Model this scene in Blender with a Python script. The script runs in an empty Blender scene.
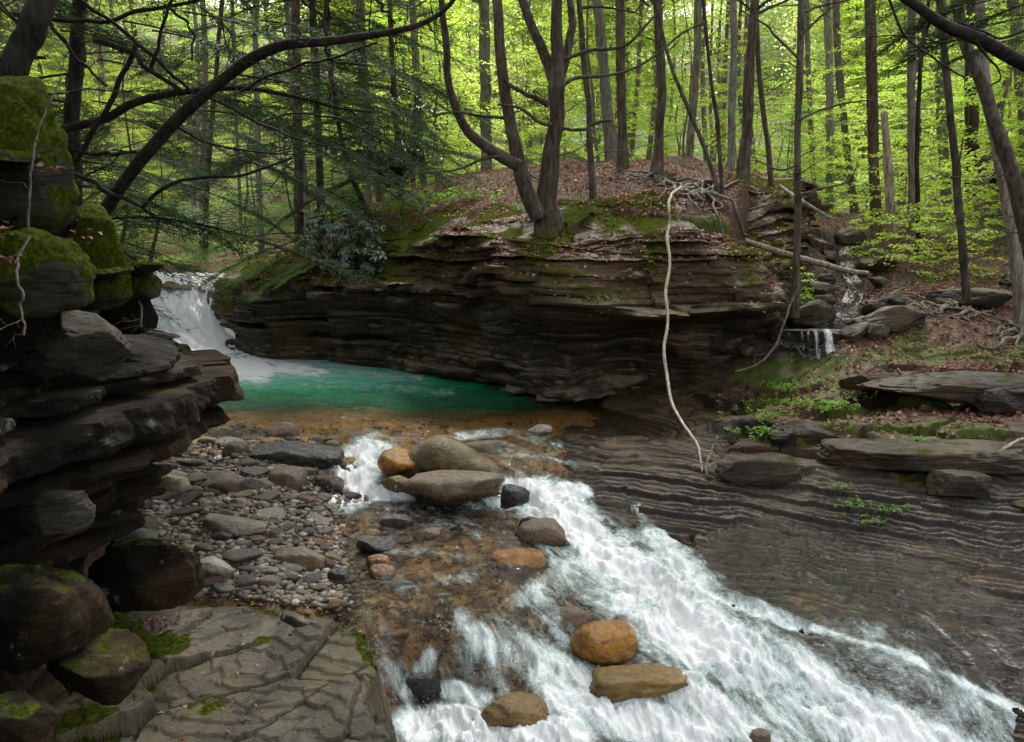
EXPO = 1.82
import bpy, math, random
import numpy as np
from mathutils import Vector
random.seed(7)
rng = np.random.default_rng(11)
sc = bpy.context.scene
COL = sc.collection
R = math.radians

# ------------------------------------------------------------------ camera model
CAMZ = 2.3; F = 850.0; PITCH = math.atan(146.0/850.0)
cp, sp = math.cos(PITCH), math.sin(PITCH)
def ray(px, py):
    u = (np.asarray(px, float)-512)/F; v = (371-np.asarray(py, float))/F
    return u, cp+v*sp, -sp+v*cp
def at(px, py, Y):
    dx, dy, dz = ray(px, py); t = Y/dy
    return (float(dx*t), float(Y), float(CAMZ+dz*t))
def atz(px, py, z):
    dx, dy, dz = ray(px, py); t = (z-CAMZ)/dz
    return (float(dx*t), float(dy*t), float(z))
def proj(x, y, z):
    zz = z-CAMZ
    d = y*cp - zz*sp; d = np.where(d < .05, .05, d); v = (y*sp + zz*cp)/d
    return 512+F*x/d, 371-F*v

# ------------------------------------------------------------------ noise
def _h(ix, iy, iz, s):
    n = (ix*374761393 + iy*668265263 + iz*2147483647 + s*974634777) & 0xffffffff
    n = ((n ^ (n >> 13))*1274126177) & 0xffffffff
    n = n ^ (n >> 16)
    n = (n*2246822519) & 0xffffffff
    n = n ^ (n >> 15)
    return (n & 0xffffff)/float(0xffffff)
def vn(x, y, z=0.0, s=0):
    x, y, z = np.broadcast_arrays(np.asarray(x, float), np.asarray(y, float), np.asarray(z, float))
    fx, fy, fz = np.floor(x), np.floor(y), np.floor(z)
    ix, iy, iz = fx.astype(np.int64), fy.astype(np.int64), fz.astype(np.int64)
    ax, ay, az = x-fx, y-fy, z-fz
    ax = ax*ax*ax*(ax*(ax*6-15)+10); ay = ay*ay*ay*(ay*(ay*6-15)+10); az = az*az*(3-2*az)
    r = 0
    for dz in (0, 1):
        wz = az if dz else 1-az
        a = _h(ix, iy, iz+dz, s)*(1-ax)+_h(ix+1, iy, iz+dz, s)*ax
        b = _h(ix, iy+1, iz+dz, s)*(1-ax)+_h(ix+1, iy+1, iz+dz, s)*ax
        r = r+wz*(a*(1-ay)+b*ay)
    return r*2-1
def fbm(x, y, z=0.0, o=4, s=0, g=.5):
    a = 1.0; t = 0; n = 0; f = 1.0
    for k in range(o):
        t = t+a*vn(np.asarray(x)*f+k*17.3, np.asarray(y)*f-k*9.1, np.asarray(z)*f, s+k); n += a; a *= g; f *= 2.03
    return t/n
def sst(a, b, x):
    t = np.clip((x-a)/(b-a), 0, 1); return t*t*(3-2*t)

# ------------------------------------------------------------------ thin plate interpolation
class TPS:
    def __init__(s, pts, lam=1e-3):
        p = np.array(pts, float); s.p = p[:, :2]; n = len(p)
        K = s.k(s.p, s.p)+lam*np.eye(n); P = np.c_[np.ones(n), s.p]
        A = np.zeros((n+3, n+3)); A[:n, :n] = K; A[:n, n:] = P; A[n:, :n] = P.T
        s.w = np.linalg.solve(A, np.r_[p[:, 2], 0, 0, 0])
    def k(s, a, b):
        d = ((a[:, None, :]-b[None, :, :])**2).sum(-1)
        return .5*d*np.log(d+1e-9)
    def __call__(s, x, y):
        x = np.asarray(x, float)
        if x.size < 3000: return s.exact(x, y)
        if not hasattr(s, 'G'):
            s.gu = np.linspace(-3.2, 3.2, 330); s.gl = np.linspace(math.log(.9), math.log(160), 300)
            LL, UU = np.meshgrid(s.gl, s.gu, indexing='ij'); YY = np.exp(LL); s.G = s.exact(UU*YY, YY)
        y = np.broadcast_to(np.asarray(y, float), x.shape); yy = np.clip(y, .91, 159)
        a = np.clip((x/yy-s.gu[0])/(s.gu[1]-s.gu[0]), 0, len(s.gu)-1.001); b = np.clip((np.log(yy)-s.gl[0])/(s.gl[1]-s.gl[0]), 0, len(s.gl)-1.001)
        i = a.astype(int); j = b.astype(int); a = a-i; b = b-j; G = s.G
        return (G[j, i]*(1-a)+G[j, i+1]*a)*(1-b)+(G[j+1, i]*(1-a)+G[j+1, i+1]*a)*b
    def exact(s, x, y):
        x = np.asarray(x, float); sh = x.shape; q = np.c_[x.ravel(), np.broadcast_to(np.asarray(y, float), sh).ravel()]
        out = np.empty(len(q)); n = len(s.p)
        for i in range(0, len(q), 40000):
            c = q[i:i+40000]
            out[i:i+40000] = s.k(c, s.p)@s.w[:n]+s.w[n]+c@s.w[n+1:]
        return out.reshape(sh)

def smooth_path(pts, n):
    p = np.array(pts, float)
    q = [p[0]]
    P = np.vstack([2*p[0]-p[1], p, 2*p[-1]-p[-2]])
    out = []
    for i in range(1, len(P)-2):
        for t in np.linspace(0, 1, 24, endpoint=False):
            a, b, c, d = P[i-1], P[i], P[i+1], P[i+2]
            out.append(.5*((2*b)+(-a+c)*t+(2*a-5*b+4*c-d)*t*t+(-a+3*b-3*c+d)*t**3))
    out.append(p[-1]); out = np.array(out)
    L = np.r_[0, np.cumsum(np.linalg.norm(np.diff(out[:, :min(3, out.shape[1])], axis=0), axis=1))]
    s = np.linspace(0, L[-1], n)
    return np.stack([np.interp(s, L, out[:, k]) for k in range(out.shape[1])], 1), s

def poly_sd(poly, x, y):
    """signed distance to a polygon, positive inside"""
    x = np.asarray(x, float); y = np.asarray(y, float)
    d = np.full(x.shape, 1e9); ins = np.zeros(x.shape, bool)
    n = len(poly)
    for i in range(n):
        ax, ay = poly[i]; bx, by = poly[(i+1) % n]
        ex, ey = bx-ax, by-ay
        t = np.clip(((x-ax)*ex+(y-ay)*ey)/(ex*ex+ey*ey+1e-12), 0, 1)
        d = np.minimum(d, np.hypot(x-ax-t*ex, y-ay-t*ey))
        c = ((ay > y) != (by > y))
        with np.errstate(divide='ignore', invalid='ignore'):
            c &= x < (bx-ax)*(y-ay)/((by-ay) if by != ay else 1e-12)+ax
        ins ^= c
    return np.where(ins, d, -d)

def vor2(x, y, seed, jit=.9):
    """2-D cells: id hashes (three), distance to the nearest border, offset to the cell point"""
    fx, fy = np.floor(x).astype(np.int64), np.floor(y).astype(np.int64)
    d1 = np.full(x.shape, 9.); d2 = np.full(x.shape, 9.); ci = np.zeros(x.shape, np.int64); cj = ci.copy(); ox = np.zeros(x.shape); oy = ox.copy()
    for i in (-1, 0, 1):
        for j in (-1, 0, 1):
            a, b = fx+i, fy+j; px = a+.5+jit*(_h(a, b, np.int64(1), seed)-.5); py = b+.5+jit*(_h(a, b, np.int64(2), seed)-.5)
            d = np.hypot(x-px, y-py); n = d < d1
            d2 = np.where(n, d1, np.minimum(d2, d)); ci = np.where(n, a, ci); cj = np.where(n, b, cj); ox = np.where(n, x-px, ox); oy = np.where(n, y-py, oy); d1 = np.minimum(d1, d)
    return [_h(ci, cj, np.int64(k), seed+5)-.5 for k in (3, 4, 5)], d2-d1, ox, oy
def plates(x, y, ang, lx, ly, seed, hgt, tilt, crack, wc=.06):
    a = R(ang); u = (x*math.cos(a)+y*math.sin(a)); v = (-x*math.sin(a)+y*math.cos(a))
    u = u+.10*lx*vn(x*3/lx*.4, y*3/lx*.4, 0, seed+8); v = v+.12*ly*vn(x*3/lx*.4, y*3/lx*.4, 0, seed+9)+.05*ly*fbm(x*12, y*12, 0, 3, seed+7)
    h, b, ox, oy = vor2(u/lx, v/ly, seed)
    return h[0]*2*hgt+(h[1]*2*ox*lx+h[2]*2*oy*ly)*tilt-crack*sst(wc, 0, b), b
# ------------------------------------------------------------------ mesh helpers
def mesh(name, V, Fa, m=None, smooth=True, attrs=None, parent=None, midx=None):
    V = np.ascontiguousarray(V, np.float32).reshape(-1, 3)
    me = bpy.data.meshes.new(name)
    if isinstance(Fa, np.ndarray): Fa = [Fa]
    Fa = [np.asarray(f, np.int32) for f in Fa if len(f)]
    me.vertices.add(len(V)); me.vertices.foreach_set('co', V.ravel())
    nl = sum(f.size for f in Fa); nf = sum(len(f) for f in Fa)
    me.loops.add(nl); me.loops.foreach_set('vertex_index', np.concatenate([f.ravel() for f in Fa]))
    me.polygons.add(nf)
    tot = np.concatenate([np.full(len(f), f.shape[1], np.int32) for f in Fa])
    me.polygons.foreach_set('loop_start', np.r_[0, np.cumsum(tot)[:-1]].astype(np.int32))
    if smooth: me.polygons.foreach_set('use_smooth', np.ones(nf, bool))
    me.update(calc_edges=True)
    for k, a in (attrs or {}).items():
        a = np.asarray(a, np.float32)
        at_ = me.attributes.new(k, 'FLOAT' if a.ndim == 1 else 'FLOAT_VECTOR', 'POINT')
        at_.data.foreach_set('value' if a.ndim == 1 else 'vector', np.ascontiguousarray(a).ravel())
    if m is not None:
        me.materials.append(m)
    o = bpy.data.objects.new(name, me); COL.objects.link(o)
    if parent is not None: o.parent = parent
    return o
def gridfaces(nr, nc, keep=None):
    i = np.arange(nr-1)[:, None]*nc+np.arange(nc-1)[None, :]
    q = np.stack([i, i+1, i+nc+1, i+nc], -1).reshape(-1, 4)
    if keep is not None: q = q[keep.reshape(-1)]
    return q
def compact(V, Fq, attrs):
    used = np.zeros(len(V), bool); used[Fq.ravel()] = True
    idx = np.cumsum(used)-1
    return V[used], idx[Fq], {k: a[used] for k, a in attrs.items()}
def tubes(paths, sides=8, cap=True):
    """paths: list of arrays (n,4) x y z r -> V, F"""
    Vs = []; Fs = []; off = 0
    for p in paths:
        p = np.asarray(p, float); n = len(p); sd = sides if p[0, 3] > .012 else max(4, sides-3)
        if p[:, 3].max() < .006: sd = 3
        T = np.gradient(p[:, :3], axis=0); T /= np.linalg.norm(T, axis=1)[:, None]+1e-9
        ref = np.array([0., 0, 1]) if abs(T[0, 2]) < .8 else np.array([1., 0, 0])
        A = np.cross(T, ref); A /= np.linalg.norm(A, axis=1)[:, None]+1e-9
        B = np.cross(T, A)
        a = np.linspace(0, 2*np.pi, sd, endpoint=False)
        ring = p[:, None, :3]+p[:, 3][:, None, None]*(A[:, None, :]*np.cos(a)[None, :, None]+B[:, None, :]*np.sin(a)[None, :, None])
        Vs.append(ring.reshape(-1, 3))
        i = np.arange(n-1)[:, None]*sd; j = np.arange(sd)[None, :]; j2 = (j+1) % sd
        Fs.append((np.stack([i+j, i+j2, i+sd+j2, i+sd+j], -1).reshape(-1, 4)+off))
        off += n*sd
        if cap:
            Vs.append(p[-1:, :3]+T[-1:]*p[-1, 3]*.6); j = np.arange(sd); b = off-sd
            Fs.append(np.stack([b+j, b+(j+1) % sd, np.full(sd, off), np.full(sd, off)], -1)[:, :3])
            off += 1
    V = np.vstack(Vs)
    quads = [f for f in Fs if f.shape[1] == 4]; tris = [f for f in Fs if f.shape[1] == 3]
    out = [np.vstack(quads)]
    if tris: out.append(np.vstack(tris))
    return V, out
def unit(v): return v/(np.linalg.norm(v, axis=-1, keepdims=True)+1e-9)
def leaves(P, D, N, L, W, fold=.25):
    """folded rhombus leaves. P base (n,3), D direction, N normal, L length, W width"""
    D = unit(D); S = unit(np.cross(D, N)); N = unit(np.cross(S, D))
    L = np.broadcast_to(L, len(P))[:, None]; W = np.broadcast_to(W, len(P))[:, None]
    m = P+D*L*.45
    a = P; b = m+S*W*.5+N*W*fold; c = P+D*L-N*L*.12; d = m-S*W*.5+N*W*fold
    V = np.stack([a, b, c, d], 1).reshape(-1, 3)
    i = np.arange(len(P))[:, None]*4
    return V, np.vstack([i+np.array([[0, 1, 2]]), i+np.array([[0, 2, 3]])])
def merge(parts):
    Vs = []; Q = []; T = []; off = 0
    for V, Fs in parts:
        if isinstance(Fs, np.ndarray): Fs = [Fs]
        for f in Fs: (Q if f.shape[1] == 4 else T).append(f+off)
        Vs.append(V); off += len(V)
    out = []
    if Q: out.append(np.vstack(Q))
    if T: out.append(np.vstack(T))
    return np.vstack(Vs), out

def tag(o, label=None, cat=None, group=None, kind=None):
    if label: o['label'] = label
    if cat: o['category'] = cat
    if group: o['group'] = group
    if kind: o['kind'] = kind
    return o
def empty(name, loc, label, cat, group=None):
    o = bpy.data.objects.new(name, None); COL.objects.link(o); o.location = loc
    o.empty_display_size = .2
    return tag(o, label, cat, group)
def copy_thing(o, loc, rz, s, label, group=None):
    r = o.copy(); COL.objects.link(r); r.location = loc; r.rotation_euler = (0, 0, rz)
    r.scale = s if isinstance(s, tuple) else (s, s, s)
    r['label'] = label
    if group: r['group'] = group
    for ch in o.children:
        c = ch.copy(); COL.objects.link(c); c.parent = r
    return r

# ------------------------------------------------------------------ material helper
class M:
    def __init__(s, name):
        s.m = bpy.data.materials.new(name); s.m.use_nodes = True
        s.nt = s.m.node_tree; s.nt.nodes.clear()
        s.out = s.n('ShaderNodeOutputMaterial')
        s.tc = s.n('ShaderNodeTexCoord'); s.geo = s.n('ShaderNodeNewGeometry')
        s.pos = s.geo.outputs['Position']; s.obj = s.tc.outputs['Object']
    def n(s, t, **k):
        x = s.nt.nodes.new(t)
        for a, b in k.items(): setattr(x, a, b)
        return x
    def l(s, a, b): s.nt.links.new(a, b)
    def put(s, sock, v):
        if v is None: return
        if isinstance(v, bpy.types.NodeSocket): s.l(v, sock)
        else:
            if isinstance(v, (tuple, list)) and len(v) == 3 and sock.type == 'RGBA': v = (*v, 1)
            sock.default_value = v
    def map(s, v, scale=(1, 1, 1), rot=(0, 0, 0), loc=(0, 0, 0)):
        x = s.n('ShaderNodeMapping'); s.l(v, x.inputs[0]); x.inputs['Scale'].default_value = scale
        x.inputs['Rotation'].default_value = rot; x.inputs['Location'].default_value = loc
        return x.outputs[0]
    def noise(s, v, sc_, det=4, rough=.55, dist=0):
        x = s.n('ShaderNodeTexNoise'); s.l(v, x.inputs['Vector']); x.inputs['Scale'].default_value = sc_
        x.inputs['Detail'].default_value = det; x.inputs['Roughness'].default_value = rough; x.inputs['Distortion'].default_value = dist
        return x.outputs[0]
    def vor(s, v, sc_, feat='F1', out='Distance', rnd=1):
        x = s.n('ShaderNodeTexVoronoi', feature=feat); s.l(v, x.inputs['Vector']); x.inputs['Scale'].default_value = sc_
        x.inputs['Randomness'].default_value = rnd
        return x.outputs[out]
    def mth(s, op, a, b=None, c=None, clamp=False):
        x = s.n('ShaderNodeMath', operation=op); x.use_clamp = clamp
        s.put(x.inputs[0], a); s.put(x.inputs[1], b)
        if c is not None: s.put(x.inputs[2], c)
        return x.outputs[0]
    def rng(s, v, a, b, c=0., d=1., smooth=True):
        x = s.n('ShaderNodeMapRange'); x.interpolation_type = 'SMOOTHSTEP' if smooth else 'LINEAR'
        s.put(x.inputs['Value'], v)
        for k, q in zip(('From Min', 'From Max', 'To Min', 'To Max'), (a, b, c, d)): x.inputs[k].default_value = q
        return x.outputs[0]
    def ramp(s, v, stops):
        x = s.n('ShaderNodeValToRGB'); s.put(x.inputs[0], v); e = x.color_ramp.elements
        while len(e) < len(stops): e.new(.5)
        for i, (p, c) in enumerate(stops): e[i].position = p; e[i].color = (*c, 1)
        return x.outputs[0]
    def mix(s, f, a, b, mode='MIX'):
        x = s.n('ShaderNodeMix', data_type='RGBA', blend_type=mode); s.put(x.inputs['Factor'], f)
        s.put(x.inputs['A'], a) if False else s.put(x.inputs[6], a); s.put(x.inputs[7], b)
        return x.outputs[2]
    def attr(s, name, out='Fac'):
        x = s.n('ShaderNodeAttribute', attribute_name=name); return x.outputs[out]
    def rand(s): return s.n('ShaderNodeObjectInfo').outputs['Random']
    def nz(s):
        x = s.n('ShaderNodeSeparateXYZ'); s.l(s.geo.outputs['Normal'], x.inputs[0]); return x.outputs['Z']
    def hsv(s, c, h=.5, sa=1., v=1.):
        x = s.n('ShaderNodeHueSaturation'); s.put(x.inputs['Hue'], h); s.put(x.inputs['Saturation'], sa); s.put(x.inputs['Value'], v); s.put(x.inputs['Color'], c)
        return x.outputs[0]
    def bump(s, h, strength=.5, dist=.02, normal=None):
        x = s.n('ShaderNodeBump'); x.inputs['Strength'].default_value = strength; x.inputs['Distance'].default_value = dist
        s.put(x.inputs['Height'], h)
        if normal is not None: s.l(normal, x.inputs['Normal'])
        return x.outputs[0]
    def bsdf(s, col, rough=.8, normal=None, spec=.3, **k):
        x = s.n('ShaderNodeBsdfPrincipled'); s.put(x.inputs['Base Color'], col); s.put(x.inputs['Roughness'], rough)
        s.put(x.inputs['Specular IOR Level'], spec)
        if normal is not None: s.l(normal, x.inputs['Normal'])
        for a, b in k.items(): s.put(x.inputs[a.replace('_', ' ')], b)
        return x.outputs[0]
    def mixs(s, f, a, b):
        x = s.n('ShaderNodeMixShader'); s.put(x.inputs[0], f); s.l(a, x.inputs[1]); s.l(b, x.inputs[2]); return x.outputs[0]
    def end(s, sh): s.l(sh, s.out.inputs['Surface']); return s.m

def mossmix(m, col, amount, seedscale=3.0, lo=.45, hi=.6):
    """amount: socket 0..1, returns colour mixed with moss"""
    n1 = m.noise(m.pos, seedscale, 6, .65)
    f = m.rng(m.mth('ADD', m.mth('MULTIPLY', amount, .55), m.mth('MULTIPLY', n1, .75)), lo+.13, hi+.13)
    n2 = m.noise(m.pos, 38, 3, .7)
    mc = m.ramp(n2, [(.3, (.016, .027, .003)), (.52, (.048, .062, .007)), (.72, (.11, .125, .016))])
    return m.mix(f, col, mc), f

def rock_mat(name, dark, mid, light, strata=(.6, .6, 7), moss=.6, mlo=.5, mhi=.62, rough=(.45, .85), lichen=.35, bumps=.7, warm=None, tilt=0.0, useattr=True, mossnz=.35, spec=.35, sscale=1.6, ledge=0, redtop=False):
    m = M(name)
    v = m.map(m.pos, strata, rot=(tilt, tilt*.5, 0))
    n1 = m.noise(v, sscale, 8, .62, .4); n2 = m.noise(m.pos, 9, 6, .6); n3 = m.noise(m.map(m.pos, (1, 1, 5), rot=(tilt, 0, 0)), 14, 8, .7)
    c = m.ramp(n1, [(.3, dark), (.5, mid), (.66, light)])
    c = m.mix(m.rng(n2, .35, .7), m.mix(1., c, (.62, .6, .56), 'MULTIPLY'), c)
    if warm:
        w = m.rng(m.noise(m.pos, .8, 5, .6), .5, .62); c = m.mix(m.mth('MULTIPLY', w, .75), c, warm)
    if ledge: c = m.mix(m.mth('MULTIPLY', m.mth('SUBTRACT', 1., m.mth('MULTIPLY', m.attr('mossy'), 1.3), clamp=True), m.mth('MULTIPLY', m.rng(m.nz(), .25, .8), m.rng(m.noise(m.pos, 2.3, 5, .7), .38, .55, .10, ledge))), c, (.24, .21, .14))  # up-facing faces paler, as if lit from above; light put into the colour
    if redtop:
        x = m.n('ShaderNodeSeparateXYZ'); m.l(m.pos, x.inputs[0]); c = m.mix(m.mth('MULTIPLY', m.rng(m.mth('ADD', x.outputs['Z'], m.mth('MULTIPLY', n2, .6)), 1.45, 1.9), m.rng(m.noise(m.pos, 1.6, 4, .6), .3, .5, .7, 1.)), c, m.ramp(n3, [(.3, (.018, .010, .005)), (.6, (.070, .042, .018))]))
    if lichen:
        lf = m.rng(m.noise(m.pos, 5.5, 7, .72), .6, .68)
        lf = m.mth('MULTIPLY', lf, lichen); c = m.mix(lf, c, (.24, .25, .19))
    up = m.rng(m.nz(), mossnz, .95)
    if useattr: up = m.mth('ADD', m.mth('MULTIPLY', up, m.attr('mossy')), m.mth('MULTIPLY', m.attr('mossy'), .5))
    else: up = m.mth('MULTIPLY', up, moss)
    c, f = mossmix(m, c, up, 3.2, mlo, mhi)
    fine = m.noise(m.pos, 60, 4, .7)
    h = m.mth('ADD', m.mth('MULTIPLY', n3, .8), m.mth('ADD', m.mth('MULTIPLY', fine, .25), m.mth('MULTIPLY', n2, .6)))
    b = m.bump(h, bumps, .035)
    mb = m.bump(m.noise(m.pos, 90, 3, .8), 1., .03)
    mx = m.n('ShaderNodeMix', data_type='VECTOR'); m.l(f, mx.inputs[0]); m.l(b, mx.inputs[4]); m.l(mb, mx.inputs[5])
    ro = m.mth('ADD', m.rng(n2, .3, .7, rough[0], rough[1]), m.mth('MULTIPLY', f, .3), clamp=True)
    return m.end(m.bsdf(c, ro, mx.outputs[1], m.mth('MULTIPLY', m.mth('SUBTRACT', 1.05, f), spec)))
# ================================================================== materials
MAT = {}
MAT['bark'] = None
def bark_mat(name, a, b, moss=.25, lich=.3):
    m = M(name)
    v = m.map(m.obj, (1, 1, .16)); n1 = m.noise(v, 26, 6, .7, .6); n2 = m.noise(m.pos, 3.5, 5, .65)
    c = m.mix(m.rng(n1, .35, .65), a, b)
    c = m.mix(m.mth('MULTIPLY', m.rng(n2, .5, .66), lich), c, (.22, .22, .18))
    c = m.hsv(c, .5, 1., m.rng(m.rand(), 0, 1, .7, 1.3, False))
    c, f = mossmix(m, c, m.mth('MULTIPLY', m.attr('mossy'), 1.0), 2.5)
    return m.end(m.bsdf(c, .9, m.bump(n1, .9, .02), .2))
MAT['bark'] = bark_mat('bark_grey_brown', (.055, .046, .037), (.20, .17, .138))  # lightened for the background woods, forest haze put into the bark colour
MAT['bark_mid'] = bark_mat('bark_brown', (.022, .017, .012), (.095, .074, .055), lich=.25)
MAT['vine'] = bark_mat('pale_vine', (.28, .22, .15), (.62, .54, .43), lich=.0)
MAT['bark_dark'] = bark_mat('bark_dark', (.006, .005, .004), (.026, .020, .015), lich=.08)
MAT['bark_red'] = bark_mat('bark_hemlock', (.030, .018, .013), (.12, .080, .062), lich=.15)
MAT['bark_pale'] = bark_mat('bark_pale', (.075, .068, .058), (.22, .20, .175), lich=.4)
MAT['deadwood'] = bark_mat('dead_wood', (.10, .075, .05), (.36, .30, .23), lich=.2)
def leaf_mat(name, c1, c2, c3, tr=.5, nsc=.7, rough=.5, spec=.25):
    m = M(name)
    n = m.noise(m.pos, nsc, 3, .6); n2 = m.noise(m.pos, 11, 2, .5)
    c = m.ramp(m.mth('ADD', m.mth('MULTIPLY', n, .6), m.mth('MULTIPLY', n2, .4)), [(.35, c1), (.5, c2), (.66, c3)])
    c = m.hsv(c, m.rng(m.rand(), 0, 1, .48, .51, False), 1.0, m.rng(m.rand(), 0, 1, .8, 1.2, False))
    d = m.bsdf(c, rough, None, spec)
    t = m.n('ShaderNodeBsdfTranslucent'); m.put(t.inputs[0], m.hsv(c, .49, 1.1, 1.5))
    return m.end(m.mixs(tr, d, t.outputs[0]))
MAT['leaf_spring'] = leaf_mat('spring_leaves', (.12, .22, .032), (.25, .37, .055), (.40, .50, .12))
MAT['leaf_far'] = leaf_mat('far_leaves', (.20, .30, .07), (.33, .43, .12), (.48, .56, .22), nsc=.3)  # paler far leaves, distance haze put into the colour
MAT['leaf_low'] = leaf_mat('low_leaves', (.05, .12, .016), (.10, .21, .03), (.18, .30, .05), nsc=2)
MAT['needles'] = leaf_mat('hemlock_needles', (.016, .038, .016), (.032, .068, .026), (.065, .11, .040), .25, 1.2, .7, .08)
MAT['needles_lit'] = leaf_mat('hemlock_needles_lit', (.05, .10, .025), (.09, .17, .04), (.15, .24, .06), .35, 1.2)  # lit copy of the needles, light put into a brighter green
MAT['laurel'] = leaf_mat('laurel_leaves', (.018, .045, .025), (.035, .08, .045), (.07, .13, .075), .15, 3, .32, .5)
MAT['litter'] = leaf_mat('dead_leaves', (.085, .040, .022), (.19, .10, .058), (.34, .21, .14), .15, 5, .7)
MAT['litter_fresh'] = leaf_mat('russet_leaves', (.09, .042, .025), (.19, .098, .060), (.33, .21, .14), .15, 9, .7)

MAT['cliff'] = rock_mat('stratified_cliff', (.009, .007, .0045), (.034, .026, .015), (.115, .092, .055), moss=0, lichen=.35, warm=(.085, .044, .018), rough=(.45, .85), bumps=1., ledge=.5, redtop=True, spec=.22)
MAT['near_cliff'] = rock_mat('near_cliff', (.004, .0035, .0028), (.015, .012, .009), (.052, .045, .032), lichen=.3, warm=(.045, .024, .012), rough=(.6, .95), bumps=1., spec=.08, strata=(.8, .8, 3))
MAT['slab'] = rock_mat('slab_rock', (.018, .015, .010), (.052, .045, .031), (.12, .106, .076), strata=(2.5, .7, 6), lichen=.35, warm=(.085, .068, .035), rough=(.55, .85), mossnz=.5, tilt=.25)
MAT['ledge'] = rock_mat('ledge_rock', (.012, .009, .006), (.034, .026, .017), (.092, .072, .048), lichen=.25, warm=(.06, .04, .02), rough=(.5, .85), useattr=False, moss=.45, spec=.2)

# rock slope right: laminated shale, leaf litter higher up
def slope_mat():
    m = M('laminated_shale')
    v = m.map(m.pos, (1.3, 1.3, 9)); n1 = m.noise(v, 2.2, 8, .65, .5); n2 = m.noise(m.pos, 7, 7, .65); n3 = m.noise(m.map(m.pos, (1, 1, 8)), 22, 6, .7)
    c = m.ramp(m.mth('ADD', m.mth('MULTIPLY', n1, .6), m.mth('MULTIPLY', n2, .4)), [(.36, (.010, .0065, .0035)), (.5, (.044, .029, .0145)), (.66, (.12, .083, .045))])
    edge = m.attr('edge')
    c = m.mix(m.mth('MULTIPLY', m.rng(edge, .2, .9), .92), c, (.006, .005, .004))  # near-black lines paint the crevice shadow along the plate edges
    c = m.mix(m.mth('MULTIPLY', m.attr('tread'), .3), c, (.14, .105, .066))  # lighter treads, light from above painted into the colour
    lit = m.attr('litter')
    nl = m.noise(m.pos, 26, 4, .7); lc = m.ramp(nl, [(.32, (.03, .018, .011)), (.5, (.085, .046, .028)), (.68, (.17, .10, .065))])
    c = m.mix(lit, c, lc)
    c = m.mix(m.attr('damp'), c, m.ramp(m.noise(m.map(m.pos, (1, 1, 5)), 6, 6, .7), [(.35, (.008, .006, .005)), (.65, (.055, .045, .034))]))
    c, f = mossmix(m, c, m.mth('MULTIPLY', m.attr('mossy'), m.mth('SUBTRACT', 1., m.attr('damp'))), 4.5, .5, .62)
    h = m.mth('ADD', m.mth('MULTIPLY', n3, .7), m.mth('MULTIPLY', m.noise(m.pos, 45, 4, .7), .5))
    b = m.bump(h, .8, .03)
    wet = m.attr('wet')
    ro = m.mth('SUBTRACT', m.rng(n2, .3, .7, .5, .85), m.mth('MULTIPLY', wet, .35), clamp=True)
    return m.end(m.bsdf(c, ro, b, m.rng(wet, 0, 1, .15, .35, False)))
MAT['slope'] = slope_mat()
def floor_mat():
    m = M('forest_floor')
    nl = m.noise(m.pos, 19, 5, .75); nb = m.noise(m.pos, 1.1, 5, .6)
    c = m.ramp(nl, [(.3, (.022, .014, .009)), (.48, (.075, .041, .025)), (.64, (.155, .090, .057)), (.78, (.25, .16, .11))])
    c = m.mix(m.rng(nb, .35, .6, 0, .55), c, (.045, .030, .018))
    c, f = mossmix(m, c, m.attr('mossy'), 3.0, .48, .6)
    c = m.mix(m.mth('MULTIPLY', m.attr('green'), m.rng(m.noise(m.pos, .55, 4, .6), .36, .58)), c, m.ramp(m.noise(m.pos, 6, 4, .7), [(.35, (.035, .065, .012)), (.65, (.11, .17, .03))]))
    c = m.mix(m.attr('damp'), c, m.ramp(m.noise(m.map(m.pos, (1, 1, 5)), 6, 6, .7), [(.35, (.008, .006, .005)), (.65, (.055, .045, .034))]))
    b = m.bump(m.mth('ADD', nl, m.mth('MULTIPLY', m.noise(m.pos, 70, 3, .8), .4)), 1., .05)
    return m.end(m.bsdf(c, .9, b, .2))
MAT['floor'] = floor_mat()
def bed_mat():
    m = M('stream_bed')
    a = m.map(m.pos, (1, 1, 1)); ce = m.vor(a, 9, 'F1', 'Color'); ce2 = m.vor(a, 4, 'F1', 'Color'); dd = m.vor(a, 9, 'F1', 'Distance')
    x = m.n('ShaderNodeSeparateColor'); m.l(ce, x.inputs[0])
    c = m.ramp(x.outputs[0], [(.1, (.09, .06, .03)), (.4, (.24, .145, .05)), (.65, (.36, .20, .06)), (.9, (.26, .20, .13))])
    c = m.mix(m.rng(dd, .45, .75), c, (.012, .009, .006))
    c = m.mix(m.attr('grey_bed'), c, (.02, .018, .015)); c = m.mix(m.mth('MULTIPLY', m.attr('amber'), .8), c, m.ramp(m.noise(m.pos, 4, 5, .7), [(.35, (.20, .11, .02)), (.65, (.62, .36, .05))]))
    n = m.noise(m.pos, 1.3, 5, .6); c = m.mix(m.rng(n, .4, .65, 0, .5), c, (.26, .12, .035))
    h = m.mth('SUBTRACT', m.noise(m.pos, 30, 4, .6), dd)
    return m.end(m.bsdf(c, .6, m.bump(h, .8, .05), .4))
MAT['bed'] = bed_mat()

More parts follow.
